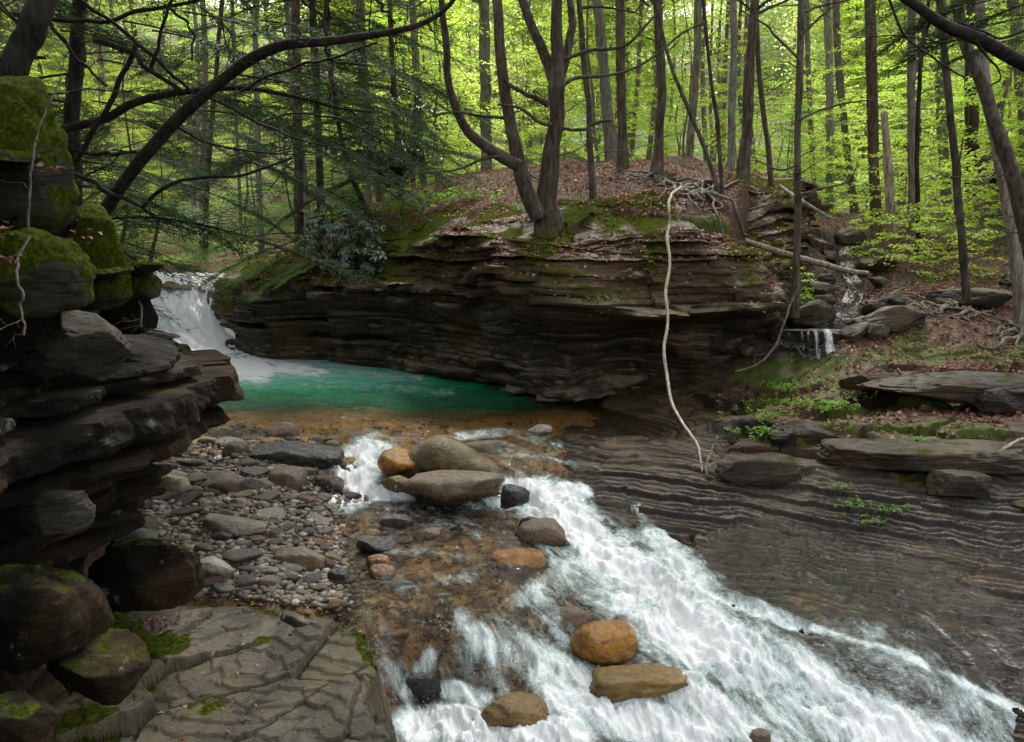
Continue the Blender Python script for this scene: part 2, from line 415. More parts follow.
def stone_mat(name, stops, rough=(.45, .8), strata=False, moss=0., wetline=True):
    m = M(name)
    v = m.map(m.obj, (1, 1, 3.5 if strata else 1.4), rot=(.2, .15, 0))
    n1 = m.noise(v, 4.0, 7, .6, .5); n2 = m.noise(m.obj, 16, 5, .65)
    c = m.ramp(m.mth('ADD', m.mth('MULTIPLY', n1, .7), m.mth('MULTIPLY', n2, .3)), stops)
    c = m.hsv(c, m.rng(m.rand(), 0, 1, .49, .51, False), m.rng(m.rand(), 0, 1, .85, 1.25, False), m.rng(m.rand(), 0, 1, .7, 1.3, False))
    if moss: c, f = mossmix(m, c, m.mth('MULTIPLY', m.rng(m.nz(), .1, .9), moss), 6, .45, .6)
    x = m.n('ShaderNodeSeparateXYZ'); m.l(m.tc.outputs['Generated'], x.inputs[0]); wt = m.rng(m.mth('ADD', x.outputs['Z'], m.mth('MULTIPLY', n2, .35)), .82, .46)
    c = m.mix(m.mth('MULTIPLY', wt, .8), c, m.mix(1., c, (.26, .22, .18), 'MULTIPLY'))
    sp1 = m.rng(m.noise(m.obj, 55, 3, .8), .35, .65); c = m.mix(sp1, m.mix(1., c, (.62, .58, .55), 'MULTIPLY'), c)
    vn_ = m.rng(m.noise(m.map(m.obj, (1, 1, 2.2), rot=(.5, .3, .2)), 3.2, 8, .75, 1.2), .53, .60); c = m.mix(m.mth('MULTIPLY', vn_, .55), c, m.mix(1., c, (.35, .30, .26), 'MULTIPLY'))
    h = m.mth('ADD', m.noise(v, 9, 7, .7), m.mth('MULTIPLY', n2, .5))
    return m.end(m.bsdf(c, m.mth('SUBTRACT', m.rng(n2, .3, .7, *rough), m.mth('MULTIPLY', wt, .22)), m.bump(h, 1., .03), .45))
MAT['st_grey'] = stone_mat('grey_stone', [(.3, (.045, .042, .038)), (.5, (.105, .098, .085)), (.7, (.19, .18, .155))])
MAT['st_tan'] = stone_mat('tan_stone', [(.3, (.10, .085, .062)), (.5, (.20, .175, .13)), (.7, (.33, .30, .24))], strata=True)
MAT['st_pale'] = stone_mat('pale_stone', [(.3, (.18, .17, .14)), (.5, (.29, .275, .235)), (.7, (.40, .38, .33))])
MAT['st_brown'] = stone_mat('brown_stone', [(.3, (.040, .027, .018)), (.5, (.10, .068, .045)), (.7, (.19, .135, .095))], (.3, .7))
MAT['st_pink'] = stone_mat('pinkish_stone', [(.3, (.12, .075, .055)), (.5, (.21, .14, .11)), (.7, (.33, .25, .20))])
MAT['st_orange'] = stone_mat('orange_wet_stone', [(.3, (.05, .024, .009)), (.46, (.19, .085, .020)), (.6, (.33, .165, .042)), (.75, (.38, .25, .10))], (.14, .4))
MAT['st_umber'] = stone_mat('umber_wet_boulder', [(.3, (.045, .026, .012)), (.46, (.15, .10, .042)), (.62, (.28, .20, .095)), (.75, (.12, .07, .035))], (.3, .6))
MAT['st_dark'] = stone_mat('dark_wet_stone', [(.3, (.010, .009, .008)), (.5, (.028, .024, .02)), (.7, (.08, .068, .055))], (.2, .5), strata=True)
MAT['st_olive'] = stone_mat('olive_wet_boulder', [(.3, (.045, .034, .012)), (.5, (.115, .088, .032)), (.7, (.25, .20, .09))], (.3, .6))
MAT['st_moss'] = stone_mat('moss_brown_stone', [(.3, (.055, .035, .012)), (.5, (.15, .092, .030)), (.7, (.26, .18, .08))], (.3, .6), moss=.32)
MAT['st_amber'] = stone_mat('amber_bed_stone', [(.3, (.10, .052, .016)), (.5, (.22, .115, .035)), (.7, (.34, .20, .08))], (.3, .6))

# water
def water_mat():
    m = M('stream_water')
    foam = m.attr('foam'); deep = m.attr('deep'); fl = m.attr('flow', 'Vector')
    v = m.map(fl, (1, 1.7, 1)); v2 = m.map(fl, (1, 1.25, 1))
    n1 = m.noise(v, 4.5, 8, .72, .25); n2 = m.noise(v2, 17, 6, .78, .2); n3 = m.noise(m.pos, 70, 3, .7)
    nn = m.mth('ADD', m.mth('MULTIPLY', n1, .48), m.mth('ADD', m.mth('MULTIPLY', n2, .36), m.mth('MULTIPLY', n3, .16)))
    thr = m.mth('ADD', m.mth('MULTIPLY', foam, .60), nn)
    f = m.rng(thr, .82, 1.06); mk = m.mth('MULTIPLY', m.rng(thr, .68, .94), .82)
    rip = m.mth('ADD', m.mth('MULTIPLY', m.noise(m.map(m.pos, (1, 1.8, 1)), 5, 5, .6, .8), 1.), m.mth('MULTIPLY', m.noise(v2, 22, 5, .7, .5), .35))
    bw = m.bump(rip, .8, .09)
    # clear water: mirror-like film over a tinted see-through body
    fr = m.n('ShaderNodeFresnel'); fr.inputs[0].default_value = 1.33; m.l(bw, fr.inputs[1])
    gl = m.n('ShaderNodeBsdfAnisotropic' if False else 'ShaderNodeBsdfGlossy'); gl.inputs['Roughness'].default_value = .08; m.l(bw, gl.inputs['Normal'])
    tr = m.n('ShaderNodeBsdfTransparent')
    shallow = (.95, .88, .70)
    m.put(tr.inputs[0], m.mix(deep, shallow, (.45, .62, .18)))
    body = m.n('ShaderNodeBsdfDiffuse'); m.put(body.inputs[0], m.ramp(m.mth('ADD', m.mth('MULTIPLY', m.attr('aer'), .8), m.mth('MULTIPLY', m.mth('SUBTRACT', m.noise(m.map(m.pos, (1, 2.6, 1)), 2.6, 7, .7, .6), .5), .9)), [(.05, (.006, .10, .040)), (.25, (.014, .23, .105)), (.5, (.08, .40, .27)), (.8, (.40, .68, .62)), (1., (.75, .88, .87))]))
    m.l(m.bump(rip, .5, .08), body.inputs['Normal'])
    clear = m.mixs(m.mth('MULTIPLY', m.rng(deep, .08, 1.0), .88), tr.outputs[0], body.outputs[0])
    clear = m.mixs(m.mth('MINIMUM', m.mth('MULTIPLY', fr.outputs[0], 1.15), 1.), clear, gl.outputs[0])
    fc = m.ramp(nn, [(.3, (.66, .76, .82)), (.44, (.90, .93, .95)), (.55, (.97, .975, .98))])
    fb = m.bump(nn, .8, .05)
    fd = m.bsdf(fc, .45, fb, .4)
    tl = m.n('ShaderNodeBsdfTranslucent'); m.put(tl.inputs[0], (.8, .86, .9)); m.l(fb, tl.inputs['Normal'])
    fs = m.mixs(.25, fd, tl.outputs[0])
    md = m.bsdf((.40, .50, .49), .25, m.bump(nn, .6, .05), .5)
    return m.end(m.mixs(m.mth('MULTIPLY', f, .97), m.mixs(mk, clear, md), fs))
MAT['water'] = water_mat()
def fall_mat():
    m = M('falling_water')
    v = m.map(m.attr('flow', 'Vector'), (2.6, 1.0, 1)); n1 = m.noise(v, 2.6, 7, .7, .7); n2 = m.noise(v, 12, 5, .75, .5)
    nn = m.mth('ADD', m.mth('MULTIPLY', n1, .65), m.mth('MULTIPLY', n2, .35))
    c = m.ramp(nn, [(.3, (.55, .60, .65)), (.45, (.88, .90, .92)), (.55, (.96, .96, .97))])
    d = m.bsdf(c, .4, m.bump(nn, .9, .08), .4)
    t = m.n('ShaderNodeBsdfTransparent'); m.put(t.inputs[0], (.85, .88, .88))
    tl = m.n('ShaderNodeBsdfTranslucent'); m.put(tl.inputs[0], (.95, .96, .97)); d = m.mixs(.35, d, tl.outputs[0])
    a = m.rng(m.mth('ADD', m.attr('foam'), nn), .72, 1.0)
    return m.end(m.mixs(a, t.outputs[0], d))
MAT['fall'] = fall_mat()
m = M('spray_drops'); MAT['drops'] = m.end(m.bsdf((.88, .92, .95), .3, None, .5))

# ================================================================== terrain
def P3(px, py, Y): return at(px, py, Y)
# --- water level (x,y)->z
WL = []
for px, py, z in [(215, 372, .0), (330, 372, .0), (480, 400, 0), (560, 412, 0), (300, 435, 0), (400, 428, 0), (500, 428, -.005), (560, 436, -.01), (130, 440, -.02), (100, 470, -.08),
                  (200, 455, -.05), (250, 475, -.10), (340, 458, -.06), (400, 448, -.03), (460, 448, -.04), (330, 497, -.26), (390, 500, -.27), (300, 520, -.30), (200, 540, -.30),
                  (440, 505, -.29), (500, 478, -.12), (545, 474, -.13), (520, 502, -.29), (570, 500, -.26), (610, 470, -.10), (460, 540, -.33), (380, 560, -.36), (330, 590, -.40),
                  (540, 550, -.38), (600, 540, -.42), (650, 540, -.38), (600, 590, -.55), (660, 600, -.56), (510, 600, -.47), (450, 620, -.50), (400, 640, -.52), (540, 640, -.66),
                  (480, 665, -.70), (420, 690, -.86), (440, 742, -.98), (540, 742, -.95), (540, 690, -.82), (620, 700, -.84), (640, 742, -.98), (720, 620, -.58), (740, 680, -.80), (740, 742, -.98),
                  (820, 655, -.72), (840, 720, -.96), (920, 742, -1.05), (930, 690, -.84), (1024, 742, -1.1), (1024, 715, -1.0), (1150, 790, -1.2), (700, 560, -.42)]:
    WL.append(atz(px, py, z))
WL += [(-9, 14, 0), (-6, 15.6, 0), (3, 12, 0), (2.2, 10, .0), (0, 2.6, -1.25), (2, 2.8, -1.3), (5, 4, -1.35), (-1.5, 3, -1.2), (-5.5, 10.5, 0), (-3.6, 6.6, -.3), (-1.9, 5, -.7)]
wl = TPS(WL, 2e-4)

# --- lower land: right rock slope, right hill, far land
L = []
for px, py, Y in [(700, 382, 10.9), (780, 362, 11.1), (860, 352, 11.2), (940, 340, 11.4), (1024, 333, 11.5), (1200, 320, 11.6),
                  (700, 430, 9.0), (760, 402, 9.6), (850, 400, 9.4), (950, 385, 9.7), (1024, 378, 9.8), (1250, 380, 9.8),
                  (700, 472, 7.95), (780, 455, 8.1), (880, 450, 8.0), (1024, 442, 8.2), (1300, 440, 8.2),
                  (735, 525, 7.1), (810, 525, 7.05), (900, 520, 7.0), (1024, 520, 7.0), (1300, 560, 6.6),
                  (790, 600, 6.35), (880, 605, 6.2), (1024, 620, 6.1), (1250, 700, 5.6),
                  (1024, 230, 16), (1024, 282, 13.5), (1024, 305, 12.4), (940, 285, 13.3), (940, 240, 16), (1000, 205, 19), (890, 232, 17), (905, 300, 12.6),
                  (865, 250, 15.5), (880, 290, 13), (1250, 180, 16), (1300, 260, 12)]:
    L.append(P3(px, py, Y))
# gully
L += [P3(846, 240, 15.6), P3(852, 262, 14.2), P3(850, 300, 12.7), P3(832, 318, 12.0), (4.2, 11.75, 1.02), (4.75, 11.8, 1.05), (3.7, 11.6, .75)]
# foot of the rock slope = waterline, continuing down under the water
for px, py, z in [(562, 436, -.01), (605, 470, -.09), (650, 505, -.24), (680, 545, -.38), (730, 600, -.55), (800, 640, -.68), (870, 668, -.79), (1024, 716, -1.0), (1150, 770, -1.1)]:
    x, y, z = atz(px, py, z); L.append((x, y, z+.01)); L.append((x-.55, y-.5, z-.38))
for px, py, Y in [(640, 440, 9.3), (620, 405, 10.6)]: L.append(P3(px, py, Y))
L += [(-1.2, 6.5, -.75), (-2.2, 8, -.5), (-.5, 5, -1.2), (1.0, 4.6, -1.4), (-1.5, 3, -1.5), (-1, 10, -.35), (0, 9.5, -.3), (-3, 11.5, -1), (-4.5, 14, -1.1), (-1, 12, -.9), (-3, 9.3, -.2), (1, 3, -1.6), (4, 3, -1.7),
      (-6.3, 16.6, .8), (-6.0, 18, 1.25), (-7.5, 18, 1.25), (-8, 20, 1.35), (-9, 23, 1.6), (-12, 28, 2.2), (-5, 20, 1.7), (-4.0, 24, 2.0)]
FAR = [P3(200, 232, 27), P3(110, 190, 30), P3(280, 225, 27), P3(360, 220, 26), P3(440, 205, 27), P3(560, 200, 30), P3(700, 205, 32), P3(850, 215, 26), P3(950, 190, 30), P3(1100, 160, 30),
       (-40, 30, 9), (-60, 80, 26), (0, 60, 8), (40, 40, 12), (60, 90, 30), (0, 100, 20), (-25, 45, 12), (25, 60, 13), (-110, 130, 40), (110, 130, 40), (0, 140, 32), (24, 20, 7), (14, 12, 3.2), (40, 8, 8)]
L += FAR
lowt = TPS(L, 1e-3)
# --- island / cliff top
U = [P3(*p) for p in [(232, 290, 15.6), (300, 268, 14.8), (400, 236, 13.6), (455, 224, 12.8), (520, 222, 11.9), (565, 221, 11.6), (612, 222, 11.5), (700, 218, 11.9), (690, 246, 11.0), (640, 236, 11.2), (760, 262, 11.0),
                      (805, 272, 11.3), (650, 172, 14.6), (715, 182, 14.0), (780, 192, 13.6), (815, 217, 13.2), (820, 250, 12.2), (600, 180, 14.2), (545, 190, 14), (450, 200, 15.4), (380, 206, 17), (320, 235, 17),
                      (270, 258, 18), (400, 220, 15), (700, 196, 12.8)]]
U += [P3(620, 178, 20), P3(760, 200, 20), P3(400, 208, 21), (-6, 20, 1.6), (-3, 22, 2.0), (2, 24, 2.2), (7, 22, 2.4), (-7, 18, 1.2)]+FAR
upt = TPS(U, 1e-3)
# cliff foot line
CF = [atz(238, 345, 0)[:2], atz(262, 357, 0)[:2], atz(330, 362, 0)[:2], atz(410, 373, 0)[:2], atz(480, 386, 0)[:2], atz(560, 403, 0)[:2]]
CF = [(-5.2, 18.2), (-5.05, 17.0)]+CF+[(1.5, 11.25), (2.4, 11.25), (3.1, 11.45), (3.55, 11.75), (3.9, 12.3), (4.45, 13.6), (5.1, 15.2), (5.8, 17.0)]
cfp, cfs = smooth_path(CF, 900)
ISL = [tuple(p) for p in cfp[::12]]+[(6.2, 19), (6.6, 24), (-5.2, 24)]
# left bank
LC = [(-2.75, 1.2), (-2.62, 2.5), (-2.52, 3.6), (-2.52, 4.6), (-2.62, 5.6), (-2.85, 6.25), (-3.35, 6.9), (-4.4, 8.0), (-5.5, 10), (-6.7, 13), (-7.6, 16), (-8.4, 18.6)]
lcp, lcs = smooth_path(LC, 1300)
LBK = [tuple(p) for p in lcp[::12]]+[(-9.5, 22), (-60, 22), (-60, 1.2)]
lft = TPS([P3(0, 90, 3.7), P3(60, 150, 4.6), P3(120, 240, 5.6), P3(150, 268, 6.4), (-3.3, 7.5, 1.7), (-5, 9.5, 1.6), (-7, 13, 1.7), (-8.6, 18, 1.7), (-10, 22, 2.0), (-3.2, 2, 3.1), (-6, 5, 3.6), (-9, 9, 3.4), (-14, 14, 4.2), (-20, 5, 8), (-30, 20, 9), (-12, 22, 3.0)]+[FAR[0]], 1e-3)

BRK = [P3(845, 236, 16)[:2], P3(850, 252, 14.8)[:2], P3(856, 270, 13.8)[:2], P3(850, 290, 13.0)[:2], P3(843, 306, 12.3)[:2], P3(815, 322, 11.8)[:2]]
def rimn(x, y): return fbm(x*1.9, y*1.9, 0, 3, 85)*.15*sst(15, 13, y)
def terrace(z, w, h, k=.12):
    t = (z+w)/h; i = np.floor(t); f = t-i
    return (i+sst(1-k*2.2, 1, f))*h-w, f
def ground(x, y, detail=True):
    zl = lowt(x, y)
    n1 = fbm(x*.9, y*.9, 0, 4, 5)
    A = {}
    px, py = proj(x, y, zl)
    rock = sst(11.6, 10.2, y+n1*.8+.0*x)*sst(-.5, .6, x)         # bare rock zone on the right slope
    if detail:
        wx = fbm(x*.45+3, y*.6, 0, 3, 21)*.16+fbm(x*1.8, y*2.2, 0, 4, 22)*.035+fbm(x*10, y*12, 0, 3, 23)*.010+.10*(x-3)+.16*y
        zt, f1 = terrace(zl, wx, .040, .10); zt2, f1b = terrace(zl, wx*1.1+.4, .13, .06); zt = zt*.7+zt2*.3-.014*sst(.62, .80, f1)*sst(.9, .84, f1)*sst(-.4, .1, fbm(x*2.1, y*3, 0, 3, 26))
        wx2 = fbm(x*.7+9, y*.35, 0, 4, 31)*.28+fbm(x*4, y*4, 0, 3, 32)*.02-.05*x
        zb, f2 = terrace(zl, wx2, .21, .07)
        wbig = sst(7.2, 8.2, y+n1*.7)*sst(11.8, 10.8, y)
        wbig = wbig*sst(1.7, 2.9, x+n1*.4); wsm = (1-wbig)*sst(11.9, 11.3, y); shelf = sst(2.6, 1.6, x)*sst(7.6, 8.6, y)
        zt = zt*(1-.55*shelf)+zl*.55*shelf; zr = zl*(1-wsm-wbig)+zt*wsm+(zb*.8+zl*.2+(terrace(zl, wx, .05, .2)[0]-zl)*.35)*wbig
        cr = fbm(x*7, y*7, 0, 4, 41)
        pz, pb = plates(x, y, 8, .95, .42, 33, .050, .16, .05); zr = zr+wbig*pz+wsm*plates(x, y, -18, 1.6, .7, 34, .02, .05, .012, .03)[0]
        zl2 = zl*(1-rock)+(zr+cr*.014)*rock+(1-rock)*(fbm(x*1.1, y*1.1, 0, 5, 51)*.13)
        edge = rock*np.clip(wsm*np.maximum(sst(.66, .80, f1)*sst(-.25, .2, fbm(x*1.7, y*2.6, 0, 3, 25)+.12), sst(.86, .93, f1b))+wbig*(sst(.82, .93, f2)*1.1+.5*sst(.65, .9, f1)), 0, 1)
        A['edge'] = edge; A['tread'] = rock*(sst(.0, .06, f1)*(1-sst(.1, .4, f1)))*wsm*sst(-.4, .6, fbm(x*1.5, y*1.5, 0, 3, 77)+.3)
        lp = fbm(x*1.5, y*2.6, 0, 4, 61)
        A['litter'] = np.clip(sst(8.0, 9.9, y+lp*1.9-.10*(x-3))*sst(-.2, .25, lp+sst(9.5, 11.5, y)*.5-.10)+(1-rock)*sst(0, 1, x), 0, 1)*sst(2.2, 3.1, x+lp*.3)
        mm = fbm(x*1.3+4, y*2.0, 0, 4, 71)
        A['wet'] = sst(8.9, 7.0, y+n1)
        A['mossy'] = np.clip(sst(.0, .45, mm+.25*sst(7.5, 9, y)-.12), 0, 1)*sst(6.9, 7.9, y+mm*.5)*.85*sst(2.4, 3.3, x)
        zl = zl2
    # streambed below its water
    w = wl(np.clip(x, -12, 8), np.clip(y, 2.2, 17))
    bedw = sst(.05, -.25, zl-w)
    di = poly_sd(ISL, x, y); wi = sst(.35, .75, di)
    back = sst(17.5, 21, y); 
    zu = upt(x, y)
    if detail:
        nm = fbm(x*.9, y*.9, 0, 5, 81)
        zu = zu+nm*.16+fbm(x*4, y*4, 0, 3, 83)*.03+rimn(x, y)
        A['mossy'] = A['mossy']*(1-wi)+wi*np.clip(sst(.1, .6, fbm(x*1.1, y*1.1, 0, 5, 91)+.38*sst(1.8, .3, di)-.12), 0, 1)*.95
        A['green'] = sst(17, 24, np.hypot(x, y)+n1*3)
    if detail:
        A['litter'] = A['litter']*np.where((x < 4.4) & (y < 13), sst(.7, 1.5, -di), 1)
    bp = np.array(BRK); db = np.full(np.shape(x), 9.)
    for k in range(len(bp)-1):
        ex, ey = bp[k+1]-bp[k]; t = np.clip(((x-bp[k, 0])*ex+(y-bp[k, 1])*ey)/(ex*ex+ey*ey), 0, 1); db = np.minimum(db, np.hypot(x-bp[k, 0]-t*ex, y-bp[k, 1]-t*ey))
    zl = zl-.42*np.exp(-(db/.42)**2); A['damp'] = sst(.95, .35, db+.25*fbm(x*3, y*3, 0, 3, 88))
    z = zl*(1-wi)+zu*wi
    dl = poly_sd(LBK, x, y); wb = sst(.12, .5, dl)*sst(24, 20, y)
    zf = lft(np.clip(x, -30, 0), y)
    if detail:
        zf = zf+fbm(x*.9, y*.9, 0, 4, 95)*.15+fbm(x*3, y*3, 0, 3, 96)*.04
        A['mossy'] = np.where(wb > .5, .9, A['mossy'])
    z = z*(1-wb)+zf*wb
    A['isl'] = wi; A['lbk'] = wb
    return z, A

def bed_floor(x, y):
    """stream bed height below the water level for stream cells"""
    w = wl(x, y)
    # pool deepens upstream; gravel bar emerges at left
    px, py = proj(x, y, w)
    bar = sst(395, 250, px)*sst(425, 445, py)*(.62+.38*sst(462, 490, py))*sst(640, 590, py)
    d = .10+.85*sst(10.9, 12.8, y)+.05*fbm(x*2, y*2, 0, 3, 101)+.12*sst(480, 620, px)*sst(440, 480, py)
    d = d-bar*.19-.05*sst(400, 300, px)*sst(440, 470, py)
    lump = fbm(x*3.2, y*3.2, 0, 4, 103)
    return w-d+lump*.05

# ---- ground sheets in a fan of cells (finer close by)
def fan(u0, u1, nu, y0, y1, ny, pw=1.0):
    u = np.linspace(u0, u1, nu); t = np.linspace(0, 1, ny)**pw
    y = y0*(y1/y0)**t
    Y, Uu = np.meshgrid(y, u, indexing='ij')
    return Uu*Y, Y
def build_ground():
    # fine right slope
    X, Y = fan(-.16, .90, 820, 4.4, 12.6, 800)
    Z, A = ground(X, Y)
    bf = bed_floor(X, Y)
    inbed = (A['isl'] < .01) & (A['lbk'] < .01)
    w = wl(X, Y); dd = Z-w
    k = ((dd > -.30) & inbed)
    fk = (k[:-1, :-1] & k[1:, :-1] & k[:-1, 1:] & k[1:, 1:])
    V = np.stack([X, Y, Z], -1).reshape(-1, 3)
    at_ = {q: A[q].ravel() for q in ('edge', 'tread', 'litter', 'wet', 'mossy', 'damp')}
    V, Fq, at_ = compact(V, gridfaces(*X.shape, fk), at_)
    o = mesh('rock_slope', V, Fq, MAT['slope'], True, at_); tag(o, kind='structure')
    # stream bed
    X, Y = fan(-.62, .95, 620, 2.6, 17.4, 420)
    w = wl(X, Y); Z = bed_floor(X, Y)
    k = (poly_sd(LBK, X, Y) < .5) & (poly_sd(ISL, X, Y) < .5)
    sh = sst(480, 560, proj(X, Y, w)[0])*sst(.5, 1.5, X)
    ppx, ppy = proj(X, Y, w); sh = np.maximum(sh, .72*sst(375, 330, ppx)*sst(440, 458, ppy))  # greyer, darker bed under the gravel bar and towards the right
    fk = (k[:-1, :-1] & k[1:, :-1] & k[:-1, 1:] & k[1:, 1:])
    V, Fq, at_ = compact(np.stack([X, Y, Z], -1).reshape(-1, 3), gridfaces(*X.shape, fk), {'grey_bed': sh.ravel(), 'amber': (sst(392, 408, proj(X, Y, w)[1])*sst(470, 430, proj(X, Y, w)[1])).ravel()})
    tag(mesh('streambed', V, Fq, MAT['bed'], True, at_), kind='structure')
    # everything else
    X, Y = fan(-2.4, 2.4, 900, 1.5, 150, 620, .8)
    Z, A = ground(X, Y)
    inner = (X/Y > -.14) & (X/Y < .96) & (Y > 4.4) & (Y < 12.4) & (A['isl'] < .02)
    stream = (A['isl'] < .01) & (A['lbk'] < .01) & (Y < 17.0) & ((Z < wl(np.clip(X, -12, 8), np.clip(Y, 2.2, 17))-.3) | (X < 1))
    k = ~(inner | (stream & (X < 8)))
    fk = (k[:-1, :-1] | k[1:, :-1] | k[:-1, 1:] | k[1:, 1:])
    at_ = {q: A[q].ravel() for q in ('mossy', 'green', 'damp')}
    V, Fq, at_ = compact(np.stack([X, Y, Z], -1).reshape(-1, 3), gridfaces(*X.shape, fk), at_)
    tag(mesh('forest_floor', V, Fq, MAT['floor'], True, at_), kind='structure')
build_ground()

# ================================================================== stratified cliffs
def cliff(name, path, s, side, zb, zt, prof, zmax, lh, amp, seed, m, bf=2.2, dip=None, kind='structure', drow=.03, fine=.012, mossf=None, back=0.8, stretch=1.0, wv=.07, big=.30, roll=None, gf=None):
    r = np.random.default_rng(seed)
    T = np.gradient(path, axis=0); T = T/np.linalg.norm(T, axis=1)[:, None]
    N = np.stack([T[:, 1], -T[:, 0]], 1)*side
    n = len(path)
    rows = []; z = zb; li = 0
    while z < zmax:
        h = r.uniform(*lh)*(1.9 if r.random() < .16 else 1)*stretch
        base = r.normal()*amp
        f = bf*r.uniform(.5, 1.8); ph = r.uniform(0, 99)
        q = s*f+ph+.5*vn(s*f*1.7, li*7.7)
        i = np.floor(q); fr = q-i
        blk = _h(i.astype(np.int64), np.int64(li), np.int64(3), seed)
        blk2 = _h(i.astype(np.int64)+1, np.int64(li), np.int64(3), seed)
        e = sst(.93, 1., fr); blk = blk*(1-e)+blk2*e
        smallv = fbm(s*3.1, li*3.3, 0, 3, seed+4); pinch = sst(-.25, .25, vn(s*.55, li*.6, 0, seed+6))*1.5+.15
        off = (base+amp*1.9*(blk-.5)+amp*.9*smallv)*pinch
        nr = max(3, int(h/drow))
        for k in range(nr+1):
            t = k/nr; zz = z+1e-4+t*(h-2e-4)
            rd = -.018*((2*t-1)**4)*min(1, h/.08)
            rows.append((zz, off+rd, 1.0 if k in (0, nr) else 0.0, li))
        z += h; li += 1
    nr = len(rows); V = np.empty((nr, n, 3)); dark = np.empty((nr, n)); ms = np.empty((nr, n))
    for k, (zz, off, e, li) in enumerate(rows):
        Zr = zz+(dip(s) if dip is not None else 0)+wv*vn(s*.8, zz*.8, 0, seed)+wv*.5*vn(s*2.3, zz*2, 0, seed+1)+wv*.2*vn(s*7, li, 0, seed+2)
        ztop = zt(path)
        rl = roll(path) if roll else .10
        o = off+prof(path, s, np.minimum(Zr, ztop-rl+.15) if gf is not None else Zr)
        o = o+fbm(s*6, Zr*14, 0, 4, seed+9)*fine*2+fbm(s*1.0, Zr*1.6, 0, 4, seed+10)*big
        rl = roll(path) if roll else .10
        exc = np.clip(Zr-ztop+rl, 0, None); an = np.minimum(exc/rl, math.pi/2); rest = np.clip(exc-rl*math.pi/2, 0, None)
        rg = fbm(s*4, zz*9, 0, 3, seed+20)*.05*np.clip(an, 0, 1)
        o = np.where(exc > 0, o-off*.65*np.clip(an, 0, 1)-rl*1.45*(1-np.cos(an))-np.minimum(rest*2.8, back)+rg, o)
        Zc = np.where(exc > 0, ztop-rl+rl*np.sin(an)-np.clip(rest, 0, 1)*.55+rg*.5, Zr)
        V[k, :, :2] = path+N*o[:, None]
        if gf is not None:
            zg = gf(V[k, :, :2])+.02; Zc = np.where(rest > 0, ztop+rg*.5*0+(zg-ztop)*np.clip(rest*5, 0, 1)-np.clip(rest-.34, 0, 1)*1.2, Zc)
        V[k, :, 2] = Zc
        ms[k] = mossf(path, s, Zc, ztop) if mossf else 0
    V = V.reshape(-1, 3)
    o = mesh(name, V, gridfaces(nr, n) if side < 0 else gridfaces(nr, n)[:, ::-1], m, True, {'mossy': ms.ravel()})
    # flat shading of edges: mark by angle
    o.data.polygons.foreach_set('use_smooth', np.zeros(len(o.data.polygons), bool))
    if kind: tag(o, kind=kind)
    return o
def c_prof(p, s, z):
    x, y = p[:, 0], p[:, 1]
    u = 512+F*x/y
    r = np.zeros(len(x))
    right = sst(-1.0, 1.4, x)*sst(3.9, 2.3, x)
    # bulge of the upper cliff over a dark hollow on the right, sloping belly on the left
    bul = sst(.85, 1.35, z)*sst(2.6, 1.9, z)
    r = r+right*(bul*.95-.25*sst(1.0, .3, z))*sst(.6, 2.0, x+.5)
    r = r+sst(-1.5, .2, x)*sst(1.8, .2, x)*(.42*sst(.5, 1.5, z)*sst(2.7, 2.2, z))
    r = r+sst(-.5, -2.5, x)*(.30*sst(.2, .8, z)-.55*sst(1.2, 2.2, z))
    r = r+.35*sst(.25, -.1, z)*sst(.5, 2.0, x)
    # a pale ledge that juts out
    r = r+.30*sst(1.12, 1.16, z)*sst(1.30, 1.27, z)*sst(.9, 1.2, x+.3*vn(s*3, 1))*sst(2.9, 2.2, x)*(.7+.5*vn(s*2.5, 5))
    r = r+.20*sst(1.30, 1.33, z)*sst(1.48, 1.44, z)*sst(-2.3, -1.9, x)*sst(0.1, -.5, x)
    return r
def c_top(p): return upt(p[:, 0], p[:, 1])+fbm(p[:, 0]*.9, p[:, 1]*.9, 0, 5, 81)*.16+rimn(p[:, 0], p[:, 1])+.03
def c_moss(p, s, z, zt): return np.clip(sst(.95, .25, zt-z)*(.52+1.1*fbm(s*1.6, z*2.3, 0, 4, 45))+.30*sst(0, .5, fbm(s*.8, z*2, 0, 3, 46))*sst(-.5, -2, p[:, 0]), 0, 1)
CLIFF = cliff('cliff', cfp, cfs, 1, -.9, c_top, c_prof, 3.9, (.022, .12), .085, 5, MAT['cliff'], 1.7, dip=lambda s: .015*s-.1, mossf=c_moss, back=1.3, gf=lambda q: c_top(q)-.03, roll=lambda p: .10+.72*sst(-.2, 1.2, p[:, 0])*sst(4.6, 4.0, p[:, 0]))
def l_prof(p, s, z):
    y = p[:, 1]
    far = sst(4.4, 5.6, y)*sst(8.0, 6.4, y)
    r = -.05+.34*sst(.86, .93, z)*sst(1.52, 1.42, z)*far
    r = r+.14*sst(.88, .95, z)*sst(1.9, 1.7, z)*(1-far)
    r = r+.10*sst(.55, .65, z)*far-.30*sst(.5, -.1, z)*far
    r = r-.25*sst(1.5, 1.58, z)*sst(1.98, 1.9, z)+.10*sst(1.98, 2.05, z)
    return r
def l_top(p): return lft(p[:, 0]-.2, p[:, 1])+.05
def l_moss(p, s, z, zt): return np.clip(sst(.55, .1, zt-z)+.9*sst(1.7, 2.0, z)+.25*sst(.1, .6, fbm(s*1.3, z*2.5, 0, 3, 49)), 0, 1)
cliff('cliff_left', lcp, lcs, 1, -1.6, l_top, l_prof, 3.9, (.02, .10), .075, 17, MAT['near_cliff'], 2.4, wv=.03, big=.16, fine=.024, roll=lambda p: .35+0*p[:, 0], dip=lambda s: .0*s, mossf=l_moss, back=1.0, drow=.025)
